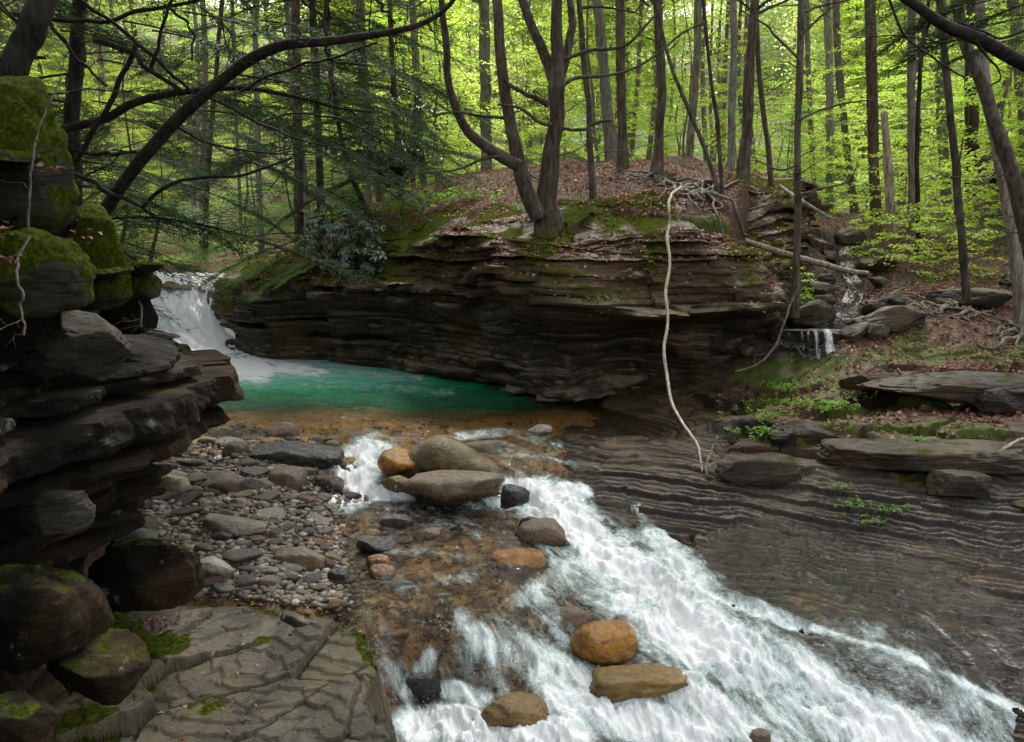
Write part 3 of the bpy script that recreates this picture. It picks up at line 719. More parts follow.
# ================================================================== water
def caps(px, py, L_, ys=1.35):
    f = np.zeros(px.shape)
    for x1, y1, x2, y2, r1, r2, v in L_:
        ex, ey = x2-x1, (y2-y1)*ys; dx, dy = px-x1, (py-y1)*ys
        t = np.clip((dx*ex+dy*ey)/(ex*ex+ey*ey+1e-6), 0, 1)
        d = np.hypot(dx-t*ex, dy-t*ey); r = r1+(r2-r1)*t
        f = np.maximum(f, v*sst(1.75, .1, d/r))
    return f
FOAM = [(200, 352, 258, 367, 34, 24, 1.1), (250, 364, 325, 372, 20, 9, .85), (320, 371, 420, 378, 14, 7, .55), (235, 378, 450, 392, 26, 8, .42),
        (372, 452, 340, 488, 26, 34, .95), (315, 490, 410, 494, 14, 10, .95), (250, 440, 340, 436, 9, 8, .38), (345, 428, 420, 440, 12, 10, .36), (460, 436, 500, 432, 9, 9, .6), (500, 430, 560, 445, 9, 9, .45),
        (140, 455, 250, 462, 10, 11, .75), (200, 468, 330, 474, 9, 9, .7), (180, 440, 300, 446, 8, 8, .6), (520, 455, 620, 470, 12, 10, .42),
        (512, 486, 575, 494, 14, 18, .95), (545, 500, 595, 555, 34, 42, .95), (600, 560, 690, 630, 52, 60, .97), (690, 632, 800, 690, 54, 54, .97), (790, 690, 900, 740, 52, 52, .85),
        (880, 715, 1040, 790, 30, 40, .75), (520, 500, 470, 505, 16, 10, .6), (640, 505, 680, 570, 10, 12, .55), (655, 540, 700, 590, 30, 30, .7), (700, 590, 800, 625, 16, 14, .75), (790, 618, 900, 655, 8, 7, .62),
        (900, 655, 1024, 712, 8, 9, .66), (960, 680, 1010, 742, 10, 10, .5), (850, 640, 1000, 730, 60, 50, .42),
        (575, 560, 520, 600, 22, 18, .5), (540, 590, 575, 640, 20, 24, .62), (400, 590, 470, 575, 9, 12, .4), (462, 618, 490, 650, 16, 24, .6), (490, 640, 580, 690, 34, 40, .80), (430, 655, 410, 690, 14, 16, .6),
        (420, 725, 560, 735, 36, 40, .96), (560, 700, 700, 735, 34, 40, .86), (690, 690, 780, 742, 40, 44, .85), (380, 548, 460, 556, 8, 6, .4), (470, 530, 540, 560, 20, 20, .33), (350, 560, 420, 600, 14, 12, .26), (455, 690, 480, 700, 20, 20, .8)]
DARKW = [(450, 585, 500, 600, 24, 20, .5), (620, 620, 700, 600, 6, 6, 0)]
fd = np.array([.55, -.83]); fn = np.array([.83, .55])
def water_z(X, Y):
    w = wl(X, Y); px, py = proj(X, Y, w)
    f = caps(px, py, FOAM); f = np.maximum(f, .37*sst(330, 380, px)*sst(428, 440, py)*sst(760, 640, px)*(.8+.5*fbm(X*2.5, Y*2.5, 0, 3, 215)))  # low floor over the shallows paints skylight sparkle as pale foam flecks
    wx = X+.12*fbm(X*1.7, Y*1.7, 0, 3, 201); wy = Y+.12*fbm(X*1.7, Y*1.7, 0, 3, 202)
    s_ = wx*fd[0]+wy*fd[1]; n_ = wx*fn[0]+wy*fn[1]
    g1 = .08*fbm(s_*1.6, n_*2.4, 0, 3, 231); g2 = .08*fbm(s_*1.6, n_*2.4, 0, 3, 232); s_ = s_+g1; n_ = n_+g2*.7
    f = np.maximum(f, .43*sst(400, 450, px)*sst(590, 660, py)*sst(640, 560, px)*(.85+.6*fbm(s_*1.2, n_*2, 0, 3, 217)))
    sw = fbm(s_*1.5, n_*3.6, 0, 5, 233, .6); f = np.where(f > .45, f*(1-.34*sst(.05, .42, sw))+.03*sst(0, -.3, sw), f)
    rid = 1-np.abs(fbm(s_*1.9, n_*3.4, 0, 5, 203, .55)*1.9); rid2 = fbm(s_*7, n_*11, 0, 4, 204, .6)+.5
    tur = sst(.45, .95, f)*sst(13.5, 11, Y)
    h = tur*((rid-.55)*.13+(rid2-.5)*.045+.02*fbm(s_*22, n_*30, 0, 3, 216))+fbm(s_*2.2, n_*3.5, 0, 4, 205)*.030*sst(9.4, 8.0, Y)+fbm(X*3, Y*7, 0, 4, 206)*.007
    h = h+sst(14.2, 15.2, Y)*f*.05*fbm(X*5, Y*5, 0, 3, 207)
    return w+h, f, s_, n_, px, py
def build_water():
    X, Y = fan(-.62, .86, 980, 3.3, 17.3, 640)
    Z, f, s_, n_, px, py = water_z(X, Y)
    b = bed_floor(X, Y); zg = ground(X, Y, False)[0]
    k = (poly_sd(LBK, X, Y) < .6) & (poly_sd(ISL, X, Y) < .6) & ((b < Z+.08)) & ((zg < Z+.015) | (X < .2))
    fk = (k[:-1, :-1] & k[1:, :-1] & k[:-1, 1:] & k[1:, 1:])
    deep = sst(432, 384, py+9*fbm(X*1.5, Y*.8, 0, 3, 208))*sst(600, 500, px)*sst(9.6, 10.5, Y)
    deep = np.clip(deep*.95, 0, 1)*sst(9.5, 10.4, Y)
    dist = np.hypot((px-235)/480, (py-366)/40)
    aer = sst(1.0, .0, dist)*.95
    V, Fq, at_ = compact(np.stack([X, Y, Z], -1).reshape(-1, 3), gridfaces(*X.shape, fk),
                         {'foam': (f+.07*fbm(X*1.3, Y*1.3, 0, 3, 209)*(f > .05)).ravel(), 'deep': deep.ravel(), 'aer': aer.ravel(), 'flow': np.stack([s_, n_, 0*s_], -1).reshape(-1, 3)})
    tag(mesh('stream_water', V, Fq, MAT['water'], True, at_), kind='structure')
    # spray: drops thrown up where the water is roughest
    n = 4200; px = rng.uniform(320, 1000, n*5); py = rng.uniform(440, 742, n*5)
    sel = caps(px, py, [c for c in FOAM if c[6] > .85]) > .8
    px, py = px[sel][:n], py[sel][:n]; n = len(px)
    Q = np.array([atz(a, b_, -.5) for a, b_ in zip(px, py)])
    for _ in range(3): zz = wl(Q[:, 0], Q[:, 1]); Q = np.array([atz(a, b_, c) for a, b_, c in zip(px, py, zz)])
    Q[:, 2] += rng.exponential(.035, n)+.01; r = rng.uniform(.0012, .0042, n)
    oc = np.array([[1, 0, 0], [-1, 0, 0], [0, 1, 0], [0, -1, 0], [0, 0, 1], [0, 0, -1]], float)
    of = np.array([[0, 2, 4], [2, 1, 4], [1, 3, 4], [3, 0, 4], [2, 0, 5], [1, 2, 5], [3, 1, 5], [0, 3, 5]])
    V = (Q[:, None, :]+oc[None]*r[:, None, None]).reshape(-1, 3); Fq = (np.arange(n)[:, None, None]*6+of[None]).reshape(-1, 3)
    tag(mesh('spray', V, Fq, MAT['drops'], True), kind='stuff', label='fine white drops thrown up over the rapids', cat='spray')
build_water()
def sheet(name, left, right, nr, nc, m, amp, foam, kind='structure', seed=300, fs=(1, 1), up=(0, -.6, .8)):
    Lp, sl = smooth_path(left, nr); Rp, sr = smooth_path(right, nr)
    a = np.linspace(0, 1, nc)[None, :, None]
    V = Lp[:, None, :]*(1-a)+Rp[:, None, :]*a
    wd = np.linalg.norm(Rp-Lp, axis=1)
    S_ = np.broadcast_to(sl[:, None], V.shape[:2]); A_ = a[..., 0]*wd.mean()+0*S_
    h = fbm(A_*fs[0]*5, S_*fs[1]*1.6, 0, 4, seed)+.4*fbm(A_*fs[0]*18, S_*fs[1]*6, 0, 3, seed+1)
    up = np.array(up)/np.linalg.norm(up)
    V = V+h[..., None]*amp*up
    edge = np.minimum(a[..., 0], 1-a[..., 0])+0*S_
    fo = foam(S_/sl[-1], A_/max(wd.mean(), 1e-6))-.5*sst(.10, 0, edge)
    o = mesh(name, V.reshape(-1, 3), gridfaces(nr, nc), m, True, {'foam': fo.ravel(), 'flow': np.stack([A_, S_, 0*A_], -1).reshape(-1, 3)})
    return tag(o, kind=kind)
sheet('waterfall', [P3(60, 271, 22), P3(100, 274, 18.5), P3(132, 279, 17.4), P3(146, 305, 16.9), P3(168, 338, 16.3), P3(196, 368, 15.1)],
      [P3(246, 270, 22), P3(240, 274, 18.5), P3(236, 280, 17.3), P3(226, 302, 16.8), P3(226, 330, 16.3), P3(272, 364, 15.2)], 220, 150, MAT['fall'], .13,
      lambda t, a: .60+.30*sst(.62, .76, t)-.12*sst(.75, .5, t))
def brook():
    c = np.array([P3(845, 234, 16.2)[:2], P3(850, 252, 14.8)[:2], P3(856, 270, 13.8)[:2], P3(850, 290, 13.0)[:2], P3(843, 306, 12.3)[:2], P3(822, 320, 11.8)[:2], P3(803, 332, 11.26)[:2]])
    C, s_ = smooth_path(c, 120); z = ground(C[:, 0], C[:, 1])[0]+.13
    k = np.ones(9)/9; z = np.maximum(np.convolve(np.pad(z, 4, 'edge'), k, 'valid'), z); z = np.minimum.accumulate(z); e = sst(.80, .93, s_/s_[-1]); z0 = ground(C[:, 0], C[:, 1])[0]; z = np.maximum(z*(1-e)+.93*e, z0+.09)
    T = unit(np.gradient(C, axis=0)); N = np.stack([T[:, 1], -T[:, 0]], 1); w_ = np.interp(s_/s_[-1], [0, .5, .8, 1], [.12, .16, .20, .44])[:, None]
    return [np.r_[a, b] for a, b in zip(C+N*w_, z)], [np.r_[a, b] for a, b in zip(C-N*w_, z)]
bl_, br_ = brook()
sheet('brook', bl_[::6], br_[::6], 200, 50, MAT['fall'], .05, lambda t, a: .27+.05*np.sin(t*38)-.08*sst(.62, .8, t))
sheet('brook_fall', [P3(770, 333, 11.25), P3(769, 338, 11.18), P3(769, 349, 11.15), P3(766, 363, 11.1)], [P3(836, 329, 11.25), P3(838, 334, 11.18), P3(840, 346, 11.13), P3(844, 361, 11.05)], 50, 90, MAT['fall'], .03,
      lambda t, a: .10+.16*sst(.2, .7, a)+.08*np.sin(a*46+2*np.sin(a*11))+.10*fbm(a*9, t*1.5, 0, 3, 91), fs=(2, .5))

# ================================================================== rocks
import bmesh
def ico(sub):
    bm = bmesh.new(); bmesh.ops.create_icosphere(bm, subdivisions=sub, radius=1)
    V = np.array([v.co[:] for v in bm.verts]); Fq = np.array([[v.index for v in f.verts] for f in bm.faces]); bm.free(); return V, Fq
ICO = {k: ico(k) for k in (1, 2, 3, 4, 5)}
def rockV(seed, sub=4, cuts=9, rough=.10, boxy=.35, lay=0.0):
    r = np.random.default_rng(seed); V, Fq = ICO[sub]; V = V.copy()
    # towards a rounded box
    mx = np.abs(V).max(1, keepdims=True); V = V*(1-boxy)+(V/mx*.82)*boxy
    for _ in range(cuts):
        n = unit(r.normal(size=3)*np.array([1, 1, .8])); d = r.uniform(.52, .92)
        t = V@n-d; V = V-np.where(t > 0, t*.9, 0)[:, None]*n
    n1 = fbm(V[:, 0]*1.6+seed, V[:, 1]*1.6, V[:, 2]*1.6, 3, seed); n2 = fbm(V[:, 0]*6+seed, V[:, 1]*6, V[:, 2]*8, 4, seed+1)
    n4 = fbm(V[:, 0]*17, V[:, 1]*17, V[:, 2]*26, 3, seed+2) if sub > 4 else 0
    V = V*(1+rough*n1+rough*.35*n2+rough*.12*n4)[:, None]
    if lay:
        q = V[:, 2]*7+n1*1.2; f = q-np.floor(q); V[:, :2] *= (1-lay*sst(.75, 1, f)*(1-sst(.0, .06, f)*0))[:, None]
    c = (V.max(0)+V.min(0))/2; V = V-c
    return V/np.abs(V).max(0), Fq
def put_rock(name, label, bb, m, seed, surf='w', dr=.8, sub=4, cuts=9, rough=.10, boxy=.3, rot=0., tilt=(0, 0), sink=.25, lay=0., group=None, Yfix=None, cat='rock', hmin=.03, tf=None, flat=False):
    """bb = x0,x1,ytop,ybottom in the photo: gives the place, width and height of a real rock"""
    x0, x1, yt, yb = bb; cx = (x0+x1)/2
    if Yfix is None:
        z = -.3
        for _ in range(8):
            x, y, _z = atz(cx, yb-2, z)
            z = float(wl(np.array([x]), np.array([y]))[0]) if surf == 'w' else float(ground(np.array([x]), np.array([y]))[0][0]) if surf == 'g' else float(max(bed_floor(np.array([x]), np.array([y]))[0], wl(np.array([x]), np.array([y]))[0]-.02))
        Yc = y
    else: Yc = Yfix
    hw = (x1-x0)/2/F*Yc*1.03; hd = hw*dr; Yc += hd*.55 if Yfix is None else 0; hw = (x1-x0)/2/F*Yc*1.03
    al = math.atan(((371+0)-0 and ((yb+yt)/2-225))/F)
    Hp = (yb-yt)/2/F*Yc*(1+sink)
    hz = max(hmin, math.sqrt(max(Hp**2-(hd*math.sin(al))**2*.8, 0))/math.cos(al))
    c = at(cx, (yt+yb)/2+(yb-yt)/2*sink, Yc)
    V, Fq = rockV(seed, sub, cuts, rough, boxy, lay); V = V*np.array([hw, hd, hz])
    ca, sa = math.cos(tilt[0]), math.sin(tilt[0]); V = V@np.array([[1, 0, 0], [0, ca, sa], [0, -sa, ca]])
    ca, sa = math.cos(tilt[1]), math.sin(tilt[1]); V = V@np.array([[ca, 0, -sa], [0, 1, 0], [sa, 0, ca]])
    if tf: V = tf(V)
    o = mesh(name, V, Fq, m, not flat); o.location = c; o.rotation_euler = (0, 0, rot)
    return tag(o, label, cat, group)
T_ = MAT
# --- central group of boulders
def loft(name, label, secs, m, n=60, k=26, seed=5, rough=.05, group=None):
    """secs: px,py of axis, Y, half width m, half height m"""
    pts = [(*at(a, b, Y), w_, h_) for a, b, Y, w_, h_ in secs]; P, s = smooth_path([p[:3] for p in pts], n)
    L0 = np.r_[0, np.cumsum([np.linalg.norm(np.array(pts[i+1][:3])-np.array(pts[i][:3])) for i in range(len(pts)-1)])]
    W_ = np.interp(s/s[-1], L0/L0[-1], [p[3] for p in pts]); H_ = np.interp(s/s[-1], L0/L0[-1], [p[4] for p in pts])
    T = unit(np.gradient(P, axis=0)); A = unit(np.cross(T, [0, 0, 1.])); B = np.cross(A, T)
    th = np.linspace(0, 2*np.pi, k, endpoint=False); c, s2 = np.cos(th), np.sin(th)
    c = np.sign(c)*np.abs(c)**.85; s2 = np.sign(s2)*np.abs(s2)**.9
    V = P[:, None]+A[:, None]*(W_[:, None]*c)[..., None]+B[:, None]*(H_[:, None]*s2)[..., None]
    q = V.reshape(-1, 3); nz_ = fbm(q[:, 0]*4, q[:, 1]*4, q[:, 2]*4, 4, seed)
    V = q+unit(q-np.repeat(P, k, 0))*(nz_*rough)[:, None]
    i = np.arange(n-1)[:, None]*k; j = np.arange(k)[None]
    Fq = np.stack([i+j, i+j+k, i+(j+1) % k+k, i+(j+1) % k], -1).reshape(-1, 4)
    e = np.array([list(range(k))]); cap1 = np.stack([np.zeros(k-2, int), np.arange(1, k-1), np.arange(2, k)], 1); cap2 = cap1[:, ::-1]+(n-1)*k
    ctr = V.mean(0); o = mesh(name, V-ctr, [Fq, np.vstack([cap1, cap2])], m, True); o.location = ctr
    return tag(o, label, 'boulder', group)
GB = 'boulders parting the stream below the green pool'
loft('boulder', 'long olive boulder with a smooth humped back in the boulder cluster below the pool',
     [(374, 487, 8.2, .03, .03), (390, 479, 8.2, .10, .09), (416, 466, 8.25, .15, .16), (438, 460, 8.25, .20, .24), (454, 463, 8.25, .22, .22), (476, 470, 8.2, .18, .15), (496, 478, 8.15, .13, .12), (508, 488, 8.1, .05, .07)], T_['st_olive'], seed=8, rough=.03, group=GB)
put_rock('boulder', 'wet brown boulder with a pale streaked face, front of the cluster below the pool', (404, 506, 470, 502), T_['st_umber'], 12, dr=.5, cuts=7, sink=.15, group=GB, cat='boulder', rough=.12)
put_rock('boulder', 'small dark slab leaning at the front left of the humped olive boulder', (380, 428, 476, 494), T_['st_olive'], 13, dr=.45, tilt=(0, .25), sink=.1, group=GB, cat='boulder')
put_rock('boulder', 'rounded orange boulder behind the left end of the humped olive boulder', (377, 418, 449, 473), T_['st_orange'], 14, dr=.7, cuts=4, sink=.15, group=GB, cat='boulder')
put_rock('boulder', 'pale peaked stone poking up behind the humped olive boulder', (432, 461, 434, 460), T_['st_pink'], 15, dr=.6, cuts=8, sink=.2, group=GB, cat='boulder')
put_rock('boulder', 'dark flat-topped angular block at the back right of the cluster below the pool', (462, 508, 440, 466), T_['st_olive'], 16, dr=.5, cuts=9, boxy=.7, sink=.0, Yfix=8.95, group=GB, cat='boulder')
put_rock('boulder', 'tan wet boulder standing alone in the rapids below the cluster', (516, 571, 518, 544), T_['st_moss'], 17, dr=.7, cuts=5, sink=.2, cat='boulder')
put_rock('rock', 'small black rock tucked behind the tan boulder in the rapids', (518, 548, 516, 530), T_['st_dark'], 18, dr=.6)
put_rock('boulder', 'smooth round orange boulder rising out of the white rapids', (569, 639, 621, 661), T_['st_orange'], 19, dr=.75, cuts=6, boxy=.12, rough=.11, sink=.15, cat='boulder', sub=5)
put_rock('boulder', 'low flat mossy brown boulder just in front of the round orange one', (585, 692, 662, 700), T_['st_moss'], 20, dr=.55, cuts=11, rough=.17, sink=.3, cat='boulder', sub=5)
put_rock('boulder', 'low brown boulder in white water at the bottom of the photo', (468, 553, 694, 727), T_['st_moss'], 21, dr=.6, cuts=9, rough=.17, sink=.3, cat='boulder', sub=5)
put_rock('rock', 'reddish rock barely breaking the foam behind the round orange boulder', (538, 592, 606, 626), T_['st_brown'], 22, dr=.7, sink=.5, rough=.15)
put_rock('rock', 'wide flat orange rock awash at the left edge of the rapids', (486, 546, 547, 562), T_['st_orange'], 23, dr=.7, sink=.5)
put_rock('rock', 'long black slab in the riffle left of the small white fall', (250, 346, 440, 468), T_['st_dark'], 24, dr=.35, boxy=.6, cuts=10, lay=.05, sink=.1, tilt=(0, .05))
put_rock('boulder', 'angular brown block at the left foot of the small white fall', (268, 310, 466, 498), T_['st_brown'], 25, dr=.8, boxy=.6, cuts=12, rough=.06, cat='boulder', sink=.1)
put_rock('rock', 'brown pointed rock just left of the angular brown block', (249, 284, 478, 500), T_['st_brown'], 26, boxy=.4, cuts=10)
put_rock('boulder', 'broad grey-brown wet boulder in the middle of the gravel bar', (189, 252, 470, 500), T_['st_brown'], 27, dr=.7, cuts=9, cat='boulder')
put_rock('rock', 'slate-blue slab leaning against the broad wet boulder', (226, 272, 476, 502), T_['st_grey'], 28, dr=.4, cuts=10, tilt=(0, .3))
put_rock('rock', 'large flat pale slab in the middle of the gravel bar', (202, 268, 517, 538), T_['st_tan'], 29, 'b', dr=.5, boxy=.7, cuts=8, rough=.05, sink=.05, tilt=(.12, .08))
put_rock('boulder', 'wide dark brown slab at the water edge of the gravel bar', (270, 326, 547, 580), T_['st_brown'], 30, dr=.5, boxy=.5, cuts=9, cat='boulder', sink=.1)
put_rock('rock', 'pale flat stone near the upper edge of the foreground ledge', (190, 235, 555, 581), T_['st_pale'], 31, 'b', dr=.6, boxy=.5, cuts=8, sink=.05)
put_rock('boulder', 'smooth dark grey boulder beside the overhanging cliff foot', (108, 163, 526, 558), T_['st_grey'], 32, 'b', dr=.6, cuts=5, cat='boulder', tilt=(0, .15))
put_rock('boulder', 'reddish brown boulder under the tip of the overhanging ledge', (124, 174, 424, 461), T_['st_brown'], 33, dr=.8, cuts=6, cat='boulder')
put_rock('boulder', 'cream coloured boulder between cliff and gravel bar', (112, 149, 453, 482), T_['st_tan'], 34, 'b', dr=.8, cuts=8, cat='boulder')
put_rock('rock', 'layered cream rock next to the cream coloured boulder', (143, 190, 473, 496), T_['st_tan'], 35, 'b', dr=.5, boxy=.5, lay=.06)
put_rock('rock', 'rounded tan rock in the shallow riffle below the pool', (265, 299, 422, 438), T_['st_pink'], 36, dr=.6, cuts=4)
put_rock('rock', 'grey wet rock left of the long black slab', (222, 250, 440, 462), T_['st_brown'], 37, dr=.7)
put_rock('rock', 'low grey slab in front of the long black slab', (219, 264, 459, 474), T_['st_dark'], 38, dr=.5, boxy=.5)
put_rock('rock', 'small rounded beige rock behind the broad wet boulder', (180, 206, 459, 472), T_['st_pink'], 39, dr=.7, cuts=4)
put_rock('rock', 'flat black rock in clear water right of the gravel bar', (355, 396, 536, 553), T_['st_dark'], 40, dr=.6, cuts=5)
put_rock('rock', 'yellow rounded stone awash beside the flat black rock', (366, 391, 554, 568), T_['st_orange'], 41, dr=.7, cuts=4)
put_rock('rock', 'orange stone touching the yellow rounded one', (368, 396, 564, 577), T_['st_orange'], 42, dr=.7, cuts=6)
put_rock('rock', 'small dark pointed rock in clear water below the boulder cluster', (379, 414, 514, 527), T_['st_dark'], 43, dr=.6, cuts=10)
put_rock('rock', 'brown low rock beside the small dark pointed one', (412, 442, 527, 538), T_['st_brown'], 44, dr=.6)
put_rock('rock', 'round pink stone in front of the pointed brown rock', (231, 247, 497, 509), T_['st_pink'], 45, 'b', dr=.8, cuts=3)
put_rock('rock', 'grey boulder end in the corner below the gravel bar slabs', (326, 350, 568, 586), T_['st_dark'], 46, dr=.7)
put_rock('rock', 'dark dripping rock in the drop beside the foreground ledge', (398, 446, 668, 706), T_['st_dark'], 47, dr=.6, cuts=10, rough=.2)
put_rock('rock', 'brown dripping rock right beside the darker dripping one', (436, 496, 662, 694), T_['st_brown'], 48, dr=.7, cuts=10, rough=.2, sink=.4)
put_rock('rock', 'small brown rock at the very bottom edge of the rapids', (748, 772, 728, 745), T_['st_brown'], 49, dr=.7)
put_rock('rock', 'rock knob breaking the upper waterfall', (206, 233, 288, 318), T_['st_brown'], 50, dr=.7, Yfix=16.9, rough=.2)
put_rock('rock', 'pale wet rock at the top right corner of the waterfall', (222, 246, 284, 306), T_['st_grey'], 51, dr=.7, Yfix=16.7)
put_rock('rock', 'sharp wet rock at the right foot of the boulder cluster', (500, 530, 484, 503), T_['st_dark'], 52, dr=.6, sink=.3, rough=.2)
put_rock('rock', 'whitish rock at the pool outlet by the laminated slope', (528, 552, 424, 434), T_['st_pale'], 53, dr=.6)
# --- rocks on the near left
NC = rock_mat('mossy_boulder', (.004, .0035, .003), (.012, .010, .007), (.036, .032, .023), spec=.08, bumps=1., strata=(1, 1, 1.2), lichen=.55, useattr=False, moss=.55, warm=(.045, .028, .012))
NM = rock_mat('moss_mound', (.012, .010, .007), (.03, .026, .018), (.06, .055, .04), lichen=0, useattr=False, moss=1.6, mossnz=-.35, mlo=.2, mhi=.36)
NP = rock_mat('pale_near_rock', (.016, .013, .009), (.042, .038, .028), (.09, .082, .064), spec=.1, strata=(1, 1, 2), lichen=.25, useattr=False, moss=.15, warm=(.10, .07, .04))
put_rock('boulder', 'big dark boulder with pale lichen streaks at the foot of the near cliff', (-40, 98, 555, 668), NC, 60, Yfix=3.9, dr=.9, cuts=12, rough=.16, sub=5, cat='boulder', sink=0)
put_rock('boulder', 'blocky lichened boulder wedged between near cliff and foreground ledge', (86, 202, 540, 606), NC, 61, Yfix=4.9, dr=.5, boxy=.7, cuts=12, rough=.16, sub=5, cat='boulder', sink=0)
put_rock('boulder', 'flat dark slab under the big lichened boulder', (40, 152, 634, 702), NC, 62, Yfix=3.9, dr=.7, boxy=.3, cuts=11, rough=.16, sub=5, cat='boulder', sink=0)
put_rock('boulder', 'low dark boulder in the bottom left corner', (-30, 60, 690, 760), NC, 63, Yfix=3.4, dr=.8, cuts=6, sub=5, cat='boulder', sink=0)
put_rock('rock', 'pale triangular slab jutting from the middle of the near cliff', (30, 128, 312, 372), NP, 64, Yfix=4.35, dr=.5, boxy=.8, cuts=16, rough=.08, sub=5, sink=0, tilt=(.25, .1), lay=.08)
put_rock('rock', 'pale lichened rock lip low on the near cliff', (0, 92, 492, 532), NP, 65, Yfix=4.05, dr=.4, boxy=.8, cuts=14, rough=.1, sub=5, sink=0, tilt=(.2, 0), lay=.08)
put_rock('boulder', 'round moss-covered hump on top of the near cliff', (-30, 88, 228, 318), NM, 66, Yfix=4.0, dr=.8, cuts=2, rough=.2, sub=5, cat='boulder', sink=0)
put_rock('boulder', 'tall mossy boulder at the left edge above the near cliff', (-80, 74, 78, 235), NM, 67, Yfix=4.4, dr=.8, cuts=3, rough=.2, sub=5, cat='boulder', sink=0)
put_rock('boulder', 'mossy shoulder of rock behind the round moss hump', (58, 132, 205, 310), NM, 68, Yfix=4.9, dr=.8, cuts=5, sub=5, cat='boulder', sink=0)
put_rock('rock', 'mossy overhanging tip of the near cliff beside the waterfall', (112, 160, 258, 300), NM, 69, Yfix=5.6, dr=.8, cuts=7, boxy=.5, sink=0)
put_rock('rock', 'dark square corner of rock below the mossy tip', (100, 152, 288, 335), NC, 70, Yfix=5.6, dr=.6, boxy=.7, cuts=7, sink=0)
# --- slabs and ledges on the right bank
LG = T_['ledge']
for bb, s_, lb, Yf, kw in [
    ((862, 1060, 372, 402), 80, 'long dark overhanging ledge on the right bank above the moss', 9.4, dict(dr=.35, boxy=.8)),
    ((770, 870, 420, 452), 81, 'mossy broken ledge under the green seedlings', 8.6, dict(dr=.5, boxy=.7)),
    ((820, 1060, 442, 474), 82, 'wide black ledge crossing the right bank', 7.9, dict(dr=.3, boxy=.8)),
    ((965, 1030, 386, 412), 83, 'mossy block below the long dark ledge at the right edge', 9.1, dict(dr=.6, boxy=.5)),
    ((715, 800, 455, 492), 84, 'flat brown slab where the hanging vine ends', 7.8, dict(dr=.5, boxy=.6)),
    ((928, 1012, 288, 312), 85, 'mossy flat rock on the leafy right slope', 12.4, dict(dr=.5, boxy=.6)),
    ((1000, 1060, 262, 286), 86, 'mossy rock at the right edge of the leafy slope', 13.2, dict(dr=.6, boxy=.5)),
    ((852, 930, 306, 336), 87, 'long tapering dark rock right of the brook fall', 11.7, dict(dr=.4, boxy=.5, tilt=(0, -.12))),
    ((786, 834, 300, 328), 88, 'tilted grey slab left of the brook under the slender tree', 11.6, dict(dr=.7, boxy=.7, tilt=(.1, -.25))),
    ((835, 866, 228, 246), 91, 'boulder wedged at the top of the brook gully', 15.4, dict(dr=.6, boxy=.4)),
    ((985, 1060, 148, 200), 92, 'mossy outcrop with roots high on the right edge', 18.5, dict(dr=.7, boxy=.5)),
    ((930, 990, 470, 500), 94, 'dark angular slab among dead leaves low on the right bank', 7.4, dict(dr=.5, boxy=.7)),
    ((1010, 1080, 500, 530), 95, 'dark slab at the right edge above the ribbed shale', 7.2, dict(dr=.5, boxy=.7)),
    ((842, 902, 372, 392), 97, 'moss-edged slab above the long dark ledge', 9.9, dict(dr=.5, boxy=.7)),
    ((768, 848, 330, 345), 98, 'flat rock lip the brook falls over', 11.75, dict(dr=.5, boxy=.8, cuts=5))]:
    kw.setdefault('cuts', 10); put_rock('rock_ledge' if s_ in (80, 82) else 'rock', lb, bb, LG, s_, Yfix=Yf, sub=5, rough=.10, sink=0, lay=.08, **kw)
# --- dark rocks lining the little gully
def gully_rocks():
    g = np.random.default_rng(66); L_ = np.array(bl_)[10:108]; Rr = np.array(br_)[10:108]
    for k in range(22):
        i = int(g.integers(len(L_))); a, b = (L_[i], Rr[i]) if k % 2 else (Rr[i], L_[i]); d = unit(a[:2]-b[:2]); w_ = g.uniform(.10, .26); p = a[:2]+d*(w_*.7+g.uniform(0, .25)); z = gzz(p[0], p[1])
        V, Fq = rockV(800+k, 4, 10, .13, .6, .06); o = mesh('rock', V*np.array([w_*1.2, w_, w_*.55]), Fq, LG, True); o.location = (p[0], p[1], z+w_*.12); o.rotation_euler = (g.normal()*.2, g.normal()*.2, g.uniform(0, 3))
        tag(o, 'dark wet rock lining the brook gully', 'rock', 'dark rocks along the brook gully')
def gzz(x, y): return float(ground(np.array([float(x)]), np.array([float(y)]))[0][0])
gully_rocks()
# --- the gravel bar: countable stones, then fine gravel
protos = []
for k in range(9):
    V, Fq = rockV(400+k, 3, 7, .10, .35+.05*(k % 4)); protos.append((V, Fq))
pmesh = {}
def stone_obj(k, mk):
    if (k, mk) not in pmesh:
        o = mesh('stone', protos[k][0], protos[k][1], MAT[mk], True); pmesh[(k, mk)] = o.data; return o
    o = bpy.data.objects.new('stone', pmesh[(k, mk)]); COL.objects.link(o); return o
POLY = [(100, 432), (150, 424), (250, 432), (330, 446), (350, 500), (352, 545), (380, 585), (335, 606), (230, 590), (100, 600)]
SL = {'st_grey': 'grey rounded stone lying loose on the gravel bar', 'st_tan': 'tan layered stone lying loose on the gravel bar', 'st_pale': 'pale flat stone lying loose on the gravel bar', 'st_brown': 'dark brown stone lying loose on the gravel bar',
      'st_pink': 'pinkish stone lying loose on the gravel bar', 'st_dark': 'wet black stone lying on the gravel bar', 'st_amber': 'amber stone under clear shallow water'}
placed = []; r5 = np.random.default_rng(77)
def bar_pos(px, py):
    z = -.2
    for _ in range(16):
        x, y, _q = atz(px, py, z); z = .6*z+.4*float(bed_floor(np.array([x]), np.array([y]))[0])
    return x, y, z
tries = 0
